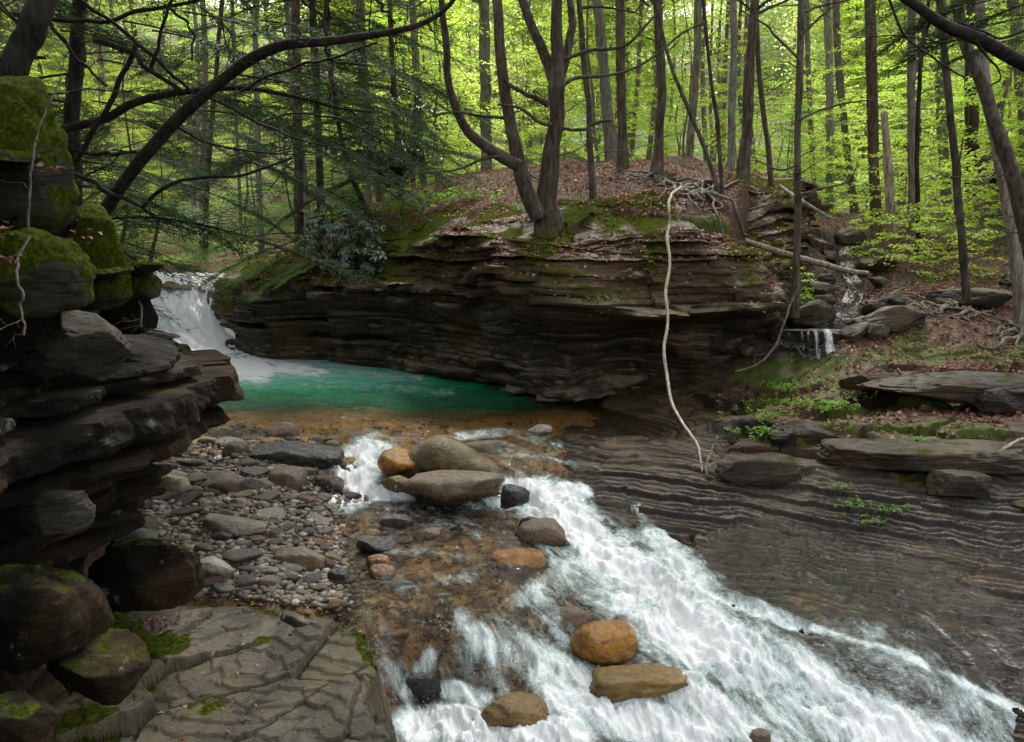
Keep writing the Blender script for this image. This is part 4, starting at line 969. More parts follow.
while len(placed) < 285 and tries < 14000:
    tries += 1
    px, py = r5.uniform(100, 400), r5.uniform(422, 606)
    if poly_sd(POLY, np.array([px]), np.array([py]))[0] < -4: continue
    wpx = min(46, 11+r5.exponential(11))*(.55+.45*(py-400)/150)
    if any(abs(px-a)*2 < (wpx+c)*.72 and abs(py-b)*2 < (wpx+c)*.30 for a, b, c in placed): continue
    placed.append((px, py, wpx)); x, y, z = bar_pos(px, py)
    mk = r5.choice(['st_grey', 'st_tan', 'st_pale', 'st_brown', 'st_pink', 'st_dark'], p=[.22, .32, .18, .15, .08, .05])
    o = stone_obj(int(r5.integers(9)), mk); hw = wpx/2/F*y
    o.scale = (hw, hw*r5.uniform(.5, .9), hw*r5.uniform(.22, .55)); o.location = (x, y, z+o.scale[2]*.45)
    o.rotation_euler = (r5.normal()*.18, r5.normal()*.18, r5.uniform(-.7, .7))
    tag(o, SL[mk], 'stone', 'loose stones on the gravel bar')
AM = [(r5.uniform(320, 560), r5.uniform(500, 640)) for _ in range(34)]+[(r5.uniform(250, 520), r5.uniform(424, 450)) for _ in range(14)]
for px, py in AM:
    if 560 < px or (px > 480 and py > 600): continue
    x, y, z = bar_pos(px, py); o = stone_obj(int(r5.integers(9)), 'st_amber'); hw = r5.uniform(8, 24)*(.5+.5*(py-400)/150)/2/F*y
    o.scale = (hw, hw*.7, hw*.35); o.location = (x, y, z+.02); o.rotation_euler = (0, 0, r5.uniform(-1, 1)); tag(o, SL['st_amber'], 'stone', 'amber stones under the shallows')
def scatter_stones(name, n, pxr, pyr, cond, mats, smin, smax, label, seed):
    r = np.random.default_rng(seed); V0, F0 = ICO[1]
    px = r.uniform(*pxr, n); py = r.uniform(*pyr, n); k = cond(px, py); px, py = px[k], py[k]; n = len(px)
    P = np.array([atz(a, b, -.2) for a, b in zip(px, py)])
    for _ in range(14):
        z = .6*P[:, 2]+.4*bed_floor(P[:, 0], P[:, 1]); P = np.array([atz(a, b, c) for a, b, c in zip(px, py, z)])
    s_ = r.uniform(0, 1, n)**2.2*(smax-smin)+smin; jit = 1+r.uniform(-.22, .22, (n, len(V0), 1))
    a = r.uniform(0, 6.28, n); sc3 = np.stack([s_, s_*r.uniform(.5, .9, n), s_*r.uniform(.3, .6, n)], 1)
    V = V0[None]*jit*sc3[:, None]; ca, sa = np.cos(a)[:, None], np.sin(a)[:, None]
    V = np.stack([V[..., 0]*ca-V[..., 1]*sa, V[..., 0]*sa+V[..., 1]*ca, V[..., 2]], -1)+(P+np.array([0, 0, .01]))[:, None]
    Fq = (np.arange(n)[:, None, None]*len(V0)+F0[None]).reshape(-1, 3)
    ok = np.abs(bed_floor(P[:, 0], P[:, 1])-P[:, 2]) < .02; Fq = Fq.reshape(n, -1, 3)[ok].reshape(-1, 3)
    o = mesh(name, V.reshape(-1, 3), Fq, mats, False, {'cid': np.repeat(r.uniform(0, 1, n), len(V0))})
    return tag(o, label, 'gravel', kind='stuff')
def gravel_mat(name, stops, rough=.7):
    m = M(name); c = m.ramp(m.attr('cid'), stops); n = m.noise(m.pos, 50, 4, .6)
    c = m.mix(m.rng(n, .35, .65), m.mix(1., c, (.6, .6, .6), 'MULTIPLY'), c)
    return m.end(m.bsdf(c, rough, m.bump(n, .6, .01), .35))
GR = gravel_mat('gravel', [(.0, (.055, .045, .035)), (.25, (.10, .088, .068)), (.5, (.155, .13, .095)), (.7, (.22, .195, .155)), (.85, (.14, .09, .055)), (1., (.38, .35, .29))])
GA = gravel_mat('amber_gravel', [(.0, (.07, .045, .022)), (.3, (.16, .09, .03)), (.6, (.25, .13, .04)), (.8, (.14, .11, .07)), (1., (.30, .20, .09))], .5)
scatter_stones('gravel', 9000, (90, 400), (424, 612), lambda a, b: poly_sd(POLY, a, b) > -6, GR, .010, .055, 'fine mixed gravel filling the bar between the larger stones', 501)
scatter_stones('streambed_pebbles', 5000, (230, 620), (420, 720), lambda a, b: (poly_sd(POLY, a, b) < 4), GA, .008, .03, 'amber pebbles covering the bed under clear water', 502)

# ================================================================== foreground ledge
def build_slab():
    pl = TPS([P3(100, 600, 5.5), P3(150, 600, 5.6), P3(285, 592, 5.8), P3(345, 620, 5.3), P3(378, 660, 4.9), P3(405, 742, 4.25), P3(100, 742, 4.1), P3(230, 660, 4.85), P3(0, 742, 4.0), P3(380, 800, 3.9), P3(50, 640, 5.0), (-2.5, 2.5, -.3), (-.4, 2.5, -.5)], 1e-3)
    poly = [atz(a, b, -.22)[:2] for a, b in [(40, 612), (120, 600), (165, 588), (230, 584), (292, 592), (318, 604), (340, 606), (366, 622), (374, 648), (362, 664), (372, 678), (392, 690), (400, 716), (407, 745), (415, 790), (430, 860)]]+[(-.55, 1.5), (-4, 1.5), (-4, 4.5)]
    X, Y = np.meshgrid(np.arange(-3.6, -.35, .0085), np.arange(2.4, 6.25, .0085))
    sd = poly_sd(poly, X, Y)+.05*fbm(X*5, Y*5, 0, 4, 601)+.02*fbm(X*20, Y*20, 0, 3, 611)
    b = pl(X, Y)
    z = b+plates(X, Y, 32, .80, .34, 640, .040, .13, .045, .05)[0]+plates(X, Y, 45, .26, .13, 641, .007, .07, .008, .05)[0]+.025*fbm(X*1.1, Y*1.1, 0, 3, 620)
    lam, lf = terrace(z, .05*X+.05*Y+fbm(X*2, Y*2, 0, 4, 609)*.03, .035, .06); z = z*.55+lam*.45+fbm(X*14, Y*14, 0, 4, 610)*.005
    # side wall: drops in layers
    dz = np.clip(-sd, 0, None); z2 = z-dz*5.0; z2t, _q = terrace(z2, .05*fbm(X*2, Y*2, 0, 3, 612), .09, .3)
    z = np.where(sd > 0, z-.03*sst(.05, 0, sd), z2*.4+z2t*.6)
    z = np.maximum(z, -1.6)
    k = z > -1.55; fk = (k[:-1, :-1] | k[1:, :-1] | k[:-1, 1:] | k[1:, 1:])
    ms = np.clip(.72*sst(-.1, .35, fbm(X*2.2, Y*2.2, 0, 4, 613))*sst(.3, .7, fbm(X*.9, Y*.9, 0, 3, 614)+.65)+.8*sst(.12, .0, np.abs(sd))*sst(4.4, 5.0, Y+.5*fbm(X*3, Y*3, 0, 2, 615)), 0, 1)
    V, Fq, at_ = compact(np.stack([X, Y, z], -1).reshape(-1, 3), gridfaces(*X.shape, fk), {'mossy': ms.ravel()})
    o = mesh('rock_shelf', V, Fq, MAT['slab'], False, at_); tag(o, kind='structure')
    return pl
slab_pl = build_slab()
# ================================================================== trees
def gz(x, y):
    return float(ground(np.array([float(x)]), np.array([float(y)]))[0][0])
def wob(P, amp, seed, f=1.3):
    P = P.copy(); s = np.arange(len(P))*f*.2
    k = np.sin(np.linspace(0, np.pi, len(P)))
    P[:, 0] += amp*vn(s, seed*1.7, 0, 3)*k; P[:, 1] += amp*vn(s, seed*2.9, 0, 4)*k; P[:, 2] += amp*.5*vn(s, seed*3.3, 0, 5)*k
    return P
def twigs(path, n, L, r, seed, up=.2, rec=1, droop=0., t0=.15):
    """bare side branches off a path"""
    g = np.random.default_rng(seed); out = []; path = np.asarray(path); T = unit(np.gradient(path[:, :3], axis=0))
    for k in range(n):
        i = int(len(path)*g.uniform(t0, .97)); i = min(i, len(path)-1); b = path[i]
        d = unit(np.cross(T[i], g.normal(size=3)))+T[i]*g.uniform(.2, .7); d[2] += up*g.uniform(-.5, 1); d = unit(d)
        Lk = L*g.uniform(.4, 1.1); m_ = 9; t = np.linspace(0, 1, m_)[:, None]
        p = b[:3]+d*t*Lk+np.array([0, 0, -droop])*t*t*Lk
        rr = min(r, b[3]*.6)*(1-t*.85)
        q = wob(np.hstack([p, rr]), Lk*.12, seed*13+k, 2.5); q[0] = [*b[:3], q[0, 3]]
        out.append(q)
        if rec: out += twigs(q, max(2, n//3), L*.4, r*.5, seed*31+k, up, rec-1, droop)
    return out
def pxpath(pts, n=40, seed=1, wb=.0):
    """pts: (px,py,width_px,Y)"""
    w3 = [(*at(a, b, Y), w_/2/F*Y) for a, b, w_, Y in pts]
    P, s = smooth_path(w3, n); return wob(P, wb, seed) if wb else P
def crown_leaves(n, c, rad, size, seed, ncl=None, flat=.35):
    g = np.random.default_rng(seed); ncl = ncl or max(8, n//45)
    u = unit(g.normal(size=(ncl, 3))); cc = np.array(c)+u*np.array(rad)*(g.uniform(0, 1, (ncl, 1))**.45)
    k = g.integers(0, ncl, n); sp_ = .22*np.mean(rad)*g.uniform(.5, 1.3, ncl)[k]
    P = cc[k]+g.normal(size=(n, 3))*sp_[:, None]*np.array([1, 1, flat])
    D = g.normal(size=(n, 3)); D[:, 2] = D[:, 2]*.3-.25; N = g.normal(size=(n, 3))*.45+np.array([0, 0, 1])
    L_ = size*g.uniform(.6, 1.3, n)
    return leaves(P, D, N, L_, L_*.62)
crown_mesh = {}
def crown_for(kind, parent, loc, s):
    if kind not in crown_mesh:
        V, Fq = crown_leaves({'hi': 1500}.get(kind[:2], 1500), (0, 0, 0), (2.6, 2.6, 2.0), .13, 900+int(kind[2:]), 70)
        o = mesh('crown', V, Fq, MAT['leaf_spring'], True); crown_mesh[kind] = o.data
    else:
        o = bpy.data.objects.new('crown', crown_mesh[kind]); COL.objects.link(o)
    o.parent = parent; o.location = loc; o.scale = (s, s, s); return o
def px_tree(name, label, pts, mat='bark', H=12, limbs=(), crown=True, ntw=0, seed=1, group=None, sink=.35, cat='tree', twl=1.0, mossy=.25, stump=False, flare=1.35, ground_it=False):
    P = pxpath(pts, 50, seed, .012); P[:, 3] *= .84
    b = P[0]
    if ground_it:
        z0 = gz(b[0], b[1]); P = np.vstack([[b[0], b[1], z0, b[3]], P]) if z0 < b[2]-.02 else P
    d0 = np.array([0, 0, -1.]); P = np.vstack([np.r_[P[0, :3]+d0*sink, P[0, 3]*1.15], P])
    h = P[:, 2]-P[1, 2]; P[:, 3] *= 1+(flare-1)*np.exp(-np.clip(h, 0, None)/(P[1, 3]*2.2))
    if not stump:
        d = P[-1, :3]-P[-8, :3]; d = unit(d+np.array([0, 0, .5])); nst = max(4, int((H-P[-1, 2])/.4)); r0 = P[-1, 3]
        ext = [np.r_[P[-1, :3]+d*(k+1)*.4, max(.012, r0*(1-.8*(k+1)/nst))] for k in range(nst)]
        ext = wob(np.vstack([P[-1:], ext]), .1, seed)[1:]
        P = np.vstack([P, ext])
    base = P[1, :3].copy(); root = empty(name, base, label, cat, group)
    loc = lambda q: np.c_[q[:, :3]-base, q[:, 3]]
    paths = [loc(P)]
    if not stump and crown: paths += [np.asarray(q) for q in twigs(loc(P[-len(P)//3:]), 7, 2.0, .03, seed+7, .6, 0)]
    V, Fq = tubes(paths, 12)
    # bark is lumpy
    nz_ = fbm(V[:, 0]*9, V[:, 1]*9, V[:, 2]*2.5, 3, seed); V = V+np.c_[nz_, np.roll(nz_, 7), nz_*0]*P[1, 3]*.12
    ms = mossy*np.exp(-np.clip(V[:, 2], 0, None)/.5)+.15*(fbm(V[:, 0]*3, V[:, 1]*3, V[:, 2]*.8, 2, seed) > .1)
    mesh('trunk', V, Fq, MAT[mat], True, {'mossy': ms}, root)
    allp = []
    for k, lp in enumerate(limbs):
        q = loc(pxpath(lp, 26, seed+k, .02)); V, Fq = tubes([q]+twigs(q, 5 if lp[0][2] > 3 else 3, .5, .008, seed*7+k, .1, 1), 8)
        mesh('limb', V, Fq, MAT[mat], True, {'mossy': np.full(len(V), .1)}, root)
    if ntw:
        tw = twigs(loc(P[3:44]), ntw, twl, .010, seed+3, .0, 1, .05, .05); V, Fq = tubes(tw, 5)
        mesh('dead_branches', V, Fq, MAT[mat], True, {'mossy': np.zeros(len(V))}, root)
    if crown and not stump: crown_for('hi%d' % (seed % 3), root, P[-3, :3]-base, random.uniform(.8, 1.2))
    return root, P
def W4(l, Y): return [(a, b, w_, Y) for a, b, w_ in l]
# --- the forked tree on the cliff edge
px_tree('tree', 'large forked tree at the mossy cliff edge with a second trunk leaning left',
        W4([(549, 222, 25), (546, 200, 23), (549, 175, 21), (552, 150, 19), (556, 120, 18), (556, 90, 17), (558, 60, 15), (556, 30, 14), (557, 0, 13)], 11.6), 'bark_mid', 11,
        limbs=[W4([(540, 218, 18), (528, 195, 16), (520, 168, 15), (512, 130, 12), (505, 85, 11), (500, 40, 10), (496, -10, 9)], 11.5),
               W4([(519, 166, 12), (500, 156, 12), (485, 146, 11), (466, 128, 9), (452, 95, 8), (446, 50, 7), (441, -5, 6)], 11.3),
               W4([(553, 80, 11), (545, 55, 10), (532, 28, 9), (520, -8, 8)], 11.7), W4([(560, 78, 9), (570, 45, 8), (572, 15, 7), (569, -10, 6)], 11.7),
               W4([(548, 105, 6), (535, 98, 5), (515, 88, 4), (505, 80, 3)], 11.4), W4([(552, 125, 4), (540, 122, 4), (520, 108, 3), (498, 104, 2)], 11.3), W4([(562, 128, 3), (580, 130, 3), (600, 122, 2.5), (612, 121, 2)], 11.4),
               W4([(560, 88, 4), (575, 78, 3.5), (600, 76, 3), (625, 72, 2.5), (650, 60, 2.2), (680, 35, 2), (705, 22, 1.5)], 11.3), W4([(563, 60, 4), (590, 50, 3.5), (620, 48, 3), (640, 32, 2.4), (665, 5, 1.6)], 11.3),
               W4([(500, 156, 3), (480, 160, 3), (455, 170, 2.4), (430, 172, 1.8), (400, 178, 1.4)], 11.2), W4([(504, 118, 3), (480, 116, 2.6), (455, 112, 2), (425, 118, 1.5)], 11.2)], ntw=9, seed=3, twl=1.1)
TR = [('slim straight tree right of the forked tree', [(593, 194, 8), (590, 140, 7), (588, 100, 7), (583, 50, 7), (579, 0, 6)], 12.4, 'bark_mid', 2),
      ('dark straight tree on the island ridge left of the flared one', [(623, 164, 13), (622, 120, 11), (621, 60, 11), (620, 0, 11)], 14.8, 'bark_mid', 0),
      ('grey tree with a flared mossy base on the island ridge', [(657, 174, 14), (659, 140, 11), (661, 80, 10), (657, 0, 10)], 14.0, 'bark_mid', 3),
      ('thin sapling leaning left over the flared tree', [(717, 185, 6), (703, 145, 5), (686, 105, 5), (668, 55, 4), (655, 0, 4)], 13.2, 'bark_mid', 4),
      ('thin upright tree beside the root tangle', [(722, 188, 5), (718, 130, 5), (710, 70, 4), (703, 0, 4)], 13.0, 'bark_mid', 5),
      ('dark tree at the right end of the island ridge', [(743, 176, 15), (747, 130, 12), (749, 80, 12), (755, 0, 11)], 14.2, 'bark_mid', 6),
      ('slender leaning tree right of the dark ridge tree', [(771, 184, 7), (767, 140, 6), (760, 80, 6), (757, 30, 5), (756, 0, 5)], 14.5, 'bark_mid', 7),
      ('slim dark tree standing on the cliff edge left of the brook', [(795, 291, 9), (797, 240, 8), (798, 150, 8), (800, 70, 8), (801, 0, 7)], 11.3, 'bark_mid', 8),
      ('broad pale tree at the back left of the island', [(612, 158, 15), (607, 110, 13), (603, 60, 12), (597, 0, 11)], 18.5, 'bark_pale', 9),
      ('grey double-stemmed tree behind the leaning sapling', [(688, 168, 10), (692, 120, 9), (697, 60, 9), (698, 0, 9)], 19, 'bark', 10),
      ('grey tree between the double stem and the dark ridge tree', [(731, 168, 9), (732, 110, 9), (734, 50, 8), (733, 0, 8)], 18, 'bark_pale', 11),
      ('straight brown tree right of the gully', [(877, 228, 13), (874, 170, 12), (872, 90, 12), (870, 0, 12)], 18, 'bark_red', 12),
      ('smooth grey tree left of the thin crooked one', [(912, 232, 10), (912, 160, 9), (911, 90, 9), (912, 0, 9)], 16, 'bark', 13),
      ('thin crooked stem close against the smooth grey tree', [(918, 235, 5), (917, 150, 5), (919, 100, 5), (921, 60, 5), (927, 15, 4), (930, -8, 4)], 15.5, 'bark_dark', 14),
      ('leaning brown tree with spread roots on the leafy right slope', [(967, 308, 10), (962, 240, 9), (956, 170, 9), (948, 90, 8), (940, 0, 8)], 12.2, 'bark_mid', 15),
      ('thick dark tree leaning in from the right edge', [(1043, 300, 18), (1024, 220, 17), (1004, 150, 16), (984, 90, 14), (968, 50, 13), (957, 5, 12)], 9.6, 'bark_mid', 16),
      ('tall grey tree behind the thick leaning one', [(1021, 336, 14), (1017, 270, 13), (1008, 210, 12), (994, 130, 12), (983, 60, 11), (980, 0, 11)], 11.6, 'bark', 17),
      ('grey tree at the far right edge by the outcrop', [(1030, 190, 12), (1022, 100, 12), (1016, 30, 12), (1012, -5, 12)], 17.5, 'bark', 18),
      ('hazy grey tree left of the broken snag', [(855, 214, 9), (846, 140, 8), (838, 60, 8), (836, 0, 8)], 23, 'bark', 19),
      ('pale tree framing the left of the gully', [(829, 212, 9), (830, 130, 9), (829, 60, 9), (827, 0, 9)], 24, 'bark_pale', 20),
      ('grey tree rising behind the slim cliff-edge tree', [(815, 212, 6), (811, 130, 6), (808, 60, 6), (806, 0, 6)], 25, 'bark', 21),
      ('distant straight tree between the two right ridge trees', [(948, 225, 12), (943, 150, 11), (940, 80, 11), (941, 0, 11)], 21, 'bark_pale', 22),
      ('broad brown tree behind the leaning right trees', [(973, 222, 16), (972, 150, 15), (972, 80, 15), (974, 0, 14)], 21, 'bark_red', 23)]
for lb, pts, Y, mt, sd_ in TR:
    px_tree('tree', lb, W4(pts, Y), mt, 12 if Y < 17 else 15, ntw=4 if sd_ != 8 else 9, seed=20+sd_, twl=.8, ground_it=sd_ != 8,
            limbs=[W4([(800, 120, 3), (815, 112, 2.4), (840, 104, 2), (870, 100, 1.3)], 11.2), W4([(797, 165, 2.5), (780, 170, 2), (755, 160, 1.2)], 11.2), W4([(800, 60, 3), (785, 45, 2.5), (765, 25, 2), (740, 10, 1.2)], 11.2), W4([(801, 35, 3), (815, 22, 2.5), (835, 5, 2)], 11.2), W4([(799, 195, 2.4), (815, 190, 2), (845, 182, 1.8), (858, 165, 1.2)], 11.2)] if sd_ == 8 else [])
px_tree('broken_snag', 'short barkless broken snag with an orange top right of the gully', W4([(891, 236, 11), (889, 180, 10), (886, 140, 9), (884, 112, 8)], 16.5), 'deadwood', stump=True, seed=55, ntw=0, ground_it=True)
# --- left: background and framing trunks
px_tree('tree', 'pale slim tree standing behind the waterfall', W4([(263, 268, 8), (261, 235, 8), (259, 190, 7), (257, 120, 7), (255, 0, 6)], 19), 'bark_pale', 12, seed=61, ground_it=True)
px_tree('tree', 'thin grey tree left of the pale slim one behind the waterfall', W4([(243, 262, 4), (240, 200, 4), (236, 120, 4), (232, 0, 4)], 21), 'bark', 12, seed=62, ground_it=True)
px_tree('tree', 'grey tree behind the laurel bush, furthest right of the left woods', W4([(384, 215, 12), (372, 150, 11), (362, 60, 11), (360, 0, 10)], 18), 'bark', 13, seed=63, ground_it=True)
px_tree('tree', 'dark slender trunk leaning left over the laurel bush', W4([(378, 232, 7), (362, 200, 6), (347, 165, 6), (338, 120, 5), (330, 60, 5), (326, 0, 5)], 15), 'bark_dark', 10, seed=64, ntw=7, ground_it=True)
px_tree('tree', 'grey twin tree behind the forked tree, left stem', W4([(425, 205, 9), (420, 140, 8), (416, 60, 8), (412, 0, 8)], 20), 'bark', 13, seed=65, ground_it=True)
px_tree('tree', 'stout grey trunk seen just left of the forked tree', W4([(487, 195, 14), (486, 140, 13), (485, 60, 13), (484, 0, 12)], 20), 'bark_pale', 13, seed=66, ground_it=True)

# --- hemlock boughs
def bough(seed, L=1.0, start=.25):
    """unit bough along +X, flat in XY: twig paths and needle strips"""
    g = np.random.default_rng(seed); paths = []; B = []; D = []; n = 22
    t = np.linspace(0, 1, n); main = np.c_[t*L, .05*np.sin(t*5+seed), -.16*t**2, .007*(1-.85*t)]; paths.append(main)
    for k in range(34):
        a = start+(1-start)*k/34+g.uniform(0, .015); sgn = 1 if k % 2 else -1; i = min(n-1, int(a*n)); b = main[i, :3]
        Ls = (.42*(1-a)**.7+.06)*g.uniform(.7, 1.15); an = R(g.uniform(42, 62))*sgn
        d = np.array([math.cos(an), math.sin(an), g.uniform(-.15, .05)]); m_ = 7; tt = np.linspace(0, 1, m_)[:, None]
        q = b+d*tt*Ls+np.array([.10, 0, -.10])*tt*tt*Ls; paths.append(np.hstack([q, .0028*(1-.8*tt)]))
        ns = max(3, int(Ls/.030))
        for j in range(ns):
            f = (j+.5)/ns; p = b+d*f*Ls+np.array([.10, 0, -.10])*f*f*Ls
            for s2 in (1, -1):
                a2 = an+s2*R(g.uniform(35, 60)); l2 = g.uniform(.035, .075)*(1.1-.5*f)
                e = np.array([math.cos(a2), math.sin(a2), g.uniform(-.25, .12)])
                for c_ in range(2): B.append(p+e*l2*c_*.5); D.append(e*l2*.62)
    return paths, np.array(B), np.array(D)
BG = [bough(s_, 1.0, st) for s_, st in ((1, .22), (2, .35), (3, .15), (4, .45))]
def place_boughs(specs, seed, wid=.011):
    """specs: (base xyz, azimuth, pitch, length, variant) -> branch tubes, needle mesh"""
    g = np.random.default_rng(seed); paths = []; Bs = []; Ds = []; Ns = []
    for (b, az, pi_, L_, v) in specs:
        pt, B, D = BG[v]
        ca, sa, cpi, spi = math.cos(az), math.sin(az), math.cos(pi_), math.sin(pi_)
        X_ = np.array([ca*cpi, sa*cpi, spi]); Y_ = np.array([-sa, ca, 0.]); Z_ = np.cross(X_, Y_); ro = g.uniform(-.35, .35)
        Y2 = Y_*math.cos(ro)+Z_*math.sin(ro); Z2 = np.cross(X_, Y2); Rm = np.stack([X_, Y2, Z2])
        dr = lambda q: np.c_[q[:, 0], q[:, 1], q[:, 2]-.12*q[:, 0]**2]
        for q in pt: paths.append(np.c_[dr(q[:, :3])@Rm*L_+b, q[:, 3]*(L_**.8)])
        Bs.append(dr(B)@Rm*L_+b); Ds.append(D@Rm*L_); Ns.append(np.broadcast_to(Z2, B.shape))
    B = np.vstack(Bs); D = np.vstack(Ds); N = np.vstack(Ns)+g.normal(size=B.shape)*.25
    ln = np.linalg.norm(D, axis=1); V, Fq = leaves(B, D, N, ln, np.full(len(B), wid), .1)
    return paths, V, Fq
def hemlock(name, label, pts, Y, zs, nb, Lr, seed, mat='bark_red', mneed='needles', azr=(0, 6.283), H=10, wid=.014, ground_it=True, extra=(), group=None, ntw=10, pitch=(-.25, .15)):
    root, P = px_tree(name, label, W4(pts, Y), mat, H, crown=False, ntw=ntw, seed=seed, ground_it=ground_it, twl=1.4, group=group)
    g = np.random.default_rng(seed); base = P[1, :3]; sp_ = list(extra)
    for k in range(int(nb*1.4)):
        z = g.uniform(*zs); i = int(np.argmin(np.abs(P[:, 2]-z))); az = g.uniform(*azr)
        sp_.append((P[i, :3], az, g.uniform(*pitch), g.uniform(*Lr)*(1.1-.5*(z-zs[0])/(zs[1]-zs[0]+.1)), int(g.integers(4))))
    paths, V, Fq = place_boughs(sp_, seed, wid)
    Vt, Ft = tubes(paths, 6, cap=False); mesh('branches', Vt-base, Ft, MAT['bark_dark'], True, {'mossy': np.zeros(len(Vt))}, root)
    mesh('crown', V-base, Fq, MAT[mneed], True, None, root)
    return root
hemlock('hemlock_tree', 'straight reddish hemlock trunk behind the laurel bush, the left of two close together', [(302, 262, 13), (300, 235, 11), (298, 150, 11), (297, 80, 10), (295, 0, 10)], 16.0, (3.4, 9), 24, (1.5, 2.8), 71)
hemlock('hemlock_tree', 'brown hemlock trunk just right of the straight reddish one', [(322, 245, 10), (320, 195, 9), (318, 120, 9), (315, 60, 9), (312, 0, 8)], 16.8, (3.4, 10), 20, (1.5, 2.8), 72)
hemlock('hemlock_tree', 'dark snapped-bark hemlock rising behind the mossy rocks at left', [(78, 250, 18), (74, 180, 17), (73, 110, 17), (76, 60, 16), (80, 0, 15)], 8.0, (2.2, 8), 20, (1.2, 2.4), 73, mat='bark_dark')
hemlock('hemlock_tree', 'thick dark trunk leaning out of the top left corner', [(-12, 140, 34), (8, 90, 32), (25, 45, 30), (48, -12, 28)], 5.6, (4.6, 8), 12, (1.5, 2.4), 74, mat='bark_dark', azr=(-.6, 1.6))
hemlock('hemlock_tree', 'young dark hemlock in the thicket left of centre', [(205, 262, 7), (207, 190, 6), (212, 120, 6), (218, 50, 5), (222, 0, 5)], 20.0, (3.5, 9), 14, (1.2, 2.4), 75)
hemlock('hemlock_tree', 'dark hemlock with needles hanging beside the forked tree', [(405, 225, 8), (400, 180, 7), (396, 120, 7), (392, 60, 6), (390, 0, 6)], 15.5, (3.2, 8), 24, (1.3, 2.4), 76)
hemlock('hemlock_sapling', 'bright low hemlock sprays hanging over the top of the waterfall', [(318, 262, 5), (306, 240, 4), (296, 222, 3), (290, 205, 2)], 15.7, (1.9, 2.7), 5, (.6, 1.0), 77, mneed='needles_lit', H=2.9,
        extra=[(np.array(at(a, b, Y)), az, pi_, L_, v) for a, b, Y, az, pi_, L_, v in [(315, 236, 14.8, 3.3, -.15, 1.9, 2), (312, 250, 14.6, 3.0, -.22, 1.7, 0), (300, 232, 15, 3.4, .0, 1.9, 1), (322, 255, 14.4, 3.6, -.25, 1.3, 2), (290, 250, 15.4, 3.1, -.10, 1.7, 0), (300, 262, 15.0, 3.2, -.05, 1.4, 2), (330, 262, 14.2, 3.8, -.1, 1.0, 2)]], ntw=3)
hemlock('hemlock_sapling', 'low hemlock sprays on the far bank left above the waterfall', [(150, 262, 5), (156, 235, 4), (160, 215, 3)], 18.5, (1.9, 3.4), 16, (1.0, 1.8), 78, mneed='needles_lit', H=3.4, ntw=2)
hemlock('hemlock_sapling', 'dark hemlock sprays behind the arched tree base', [(120, 250, 5), (126, 220, 4), (130, 180, 3)], 12, (1.9, 4.0), 20, (.8, 1.6), 79, H=4.4, ntw=5)
# --- arched dead tree
def arched():
    m0 = [(90, 240, 15, 6.7), (98, 222, 13, 6.6), (120, 188, 12, 6.5), (145, 155, 12, 6.4), (175, 122, 12, 6.3), (205, 95, 11, 6.2), (245, 63, 11, 6.1), (285, 45, 10, 6.0), (340, 40, 8, 5.9), (400, 30, 6, 5.8), (430, 20, 5, 5.8), (452, 2, 4, 5.8), (470, -30, 3, 5.8)]
    P = pxpath(m0, 70, 5, .01); base = P[0, :3].copy(); root = empty('leaning_tree', base, 'dark tree arching from the left mossy bank across the top left of the photo', 'tree')
    loc = lambda q: np.c_[q[:, :3]-base, q[:, 3]]
    V, Fq = tubes([loc(P)], 12); nz_ = fbm(V[:, 0]*14, V[:, 1]*14, V[:, 2]*8, 3, 5); V = V+nz_[:, None]*.008
    mesh('trunk', V, Fq, MAT['bark_dark'], True, {'mossy': .3*np.ones(len(V))}, root)
    B = [[(58, 131, 9), (97, 120, 8), (129, 107, 8), (168, 95, 7), (194, 92, 6), (240, 89, 5), (300, 98, 4), (340, 108, 3), (372, 112, 2)], [(70, 172, 5), (107, 190, 5), (155, 215, 3)], [(142, 208, 4), (162, 189, 4), (194, 178, 3.5), (240, 176, 3), (292, 158, 2)],
         [(66, 148, 4), (107, 155, 4), (139, 152, 2)], [(10, 14, 5), (55, 20, 5), (97, 22, 4), (145, 10, 4), (200, 0, 3)], [(48, 20, 4), (74, 55, 3), (107, 87, 2)], [(74, -5, 4), (136, 42, 4), (194, 94, 3)], [(94, 40, 6), (130, 52, 6), (152, 71, 5), (184, 92, 4)],
         [(138, 40, 5), (113, 94, 5), (81, 152, 5), (68, 175, 4)], [(325, -5, 3), (326, 40, 3), (335, 95, 2.5)], [(378, 42, 2), (330, 58, 2.6), (300, 66, 3), (262, 80, 3), (240, 92, 3)], [(205, 95, 3), (235, 110, 2.6), (285, 135, 2.2), (340, 150, 1.6)], [(175, 125, 3), (205, 142, 2.6), (255, 152, 2), (300, 155, 1.5)],
         [(165, 5, 3), (192, 30, 2.6), (192, 60, 1.6)], [(372, -5, 3), (385, 10, 3), (395, 24, 2)], [(222, 20, 1.5), (230, 60, 1.6), (246, 62, 2)], [(20, 55, 4), (5, 57, 6), (45, 58, 3)], [(265, 120, 1.5), (300, 112, 2), (345, 122, 2), (400, 150, 1.5)], [(150, 70, 4), (165, 20, 3), (175, -10, 3)]]
    for k, l_ in enumerate(B):
        q = loc(pxpath(W4(l_, 6.35-.03*(k % 4)), 30, 50+k, .03)); V, Fq = tubes([q]+twigs(q, 7, .55, .0035, 500+k, .0, 1, .1), 6)
        mesh('limb', V, Fq, MAT['bark_dark'], True, {'mossy': .1*np.ones(len(V))}, root)
    q = loc(P[15:]); V, Fq = tubes(twigs(q, 26, .8, .005, 77, -.2, 1, .1), 5); mesh('dead_branches', V, Fq, MAT['bark_dark'], True, {'mossy': np.zeros(len(V))}, root)
arched()
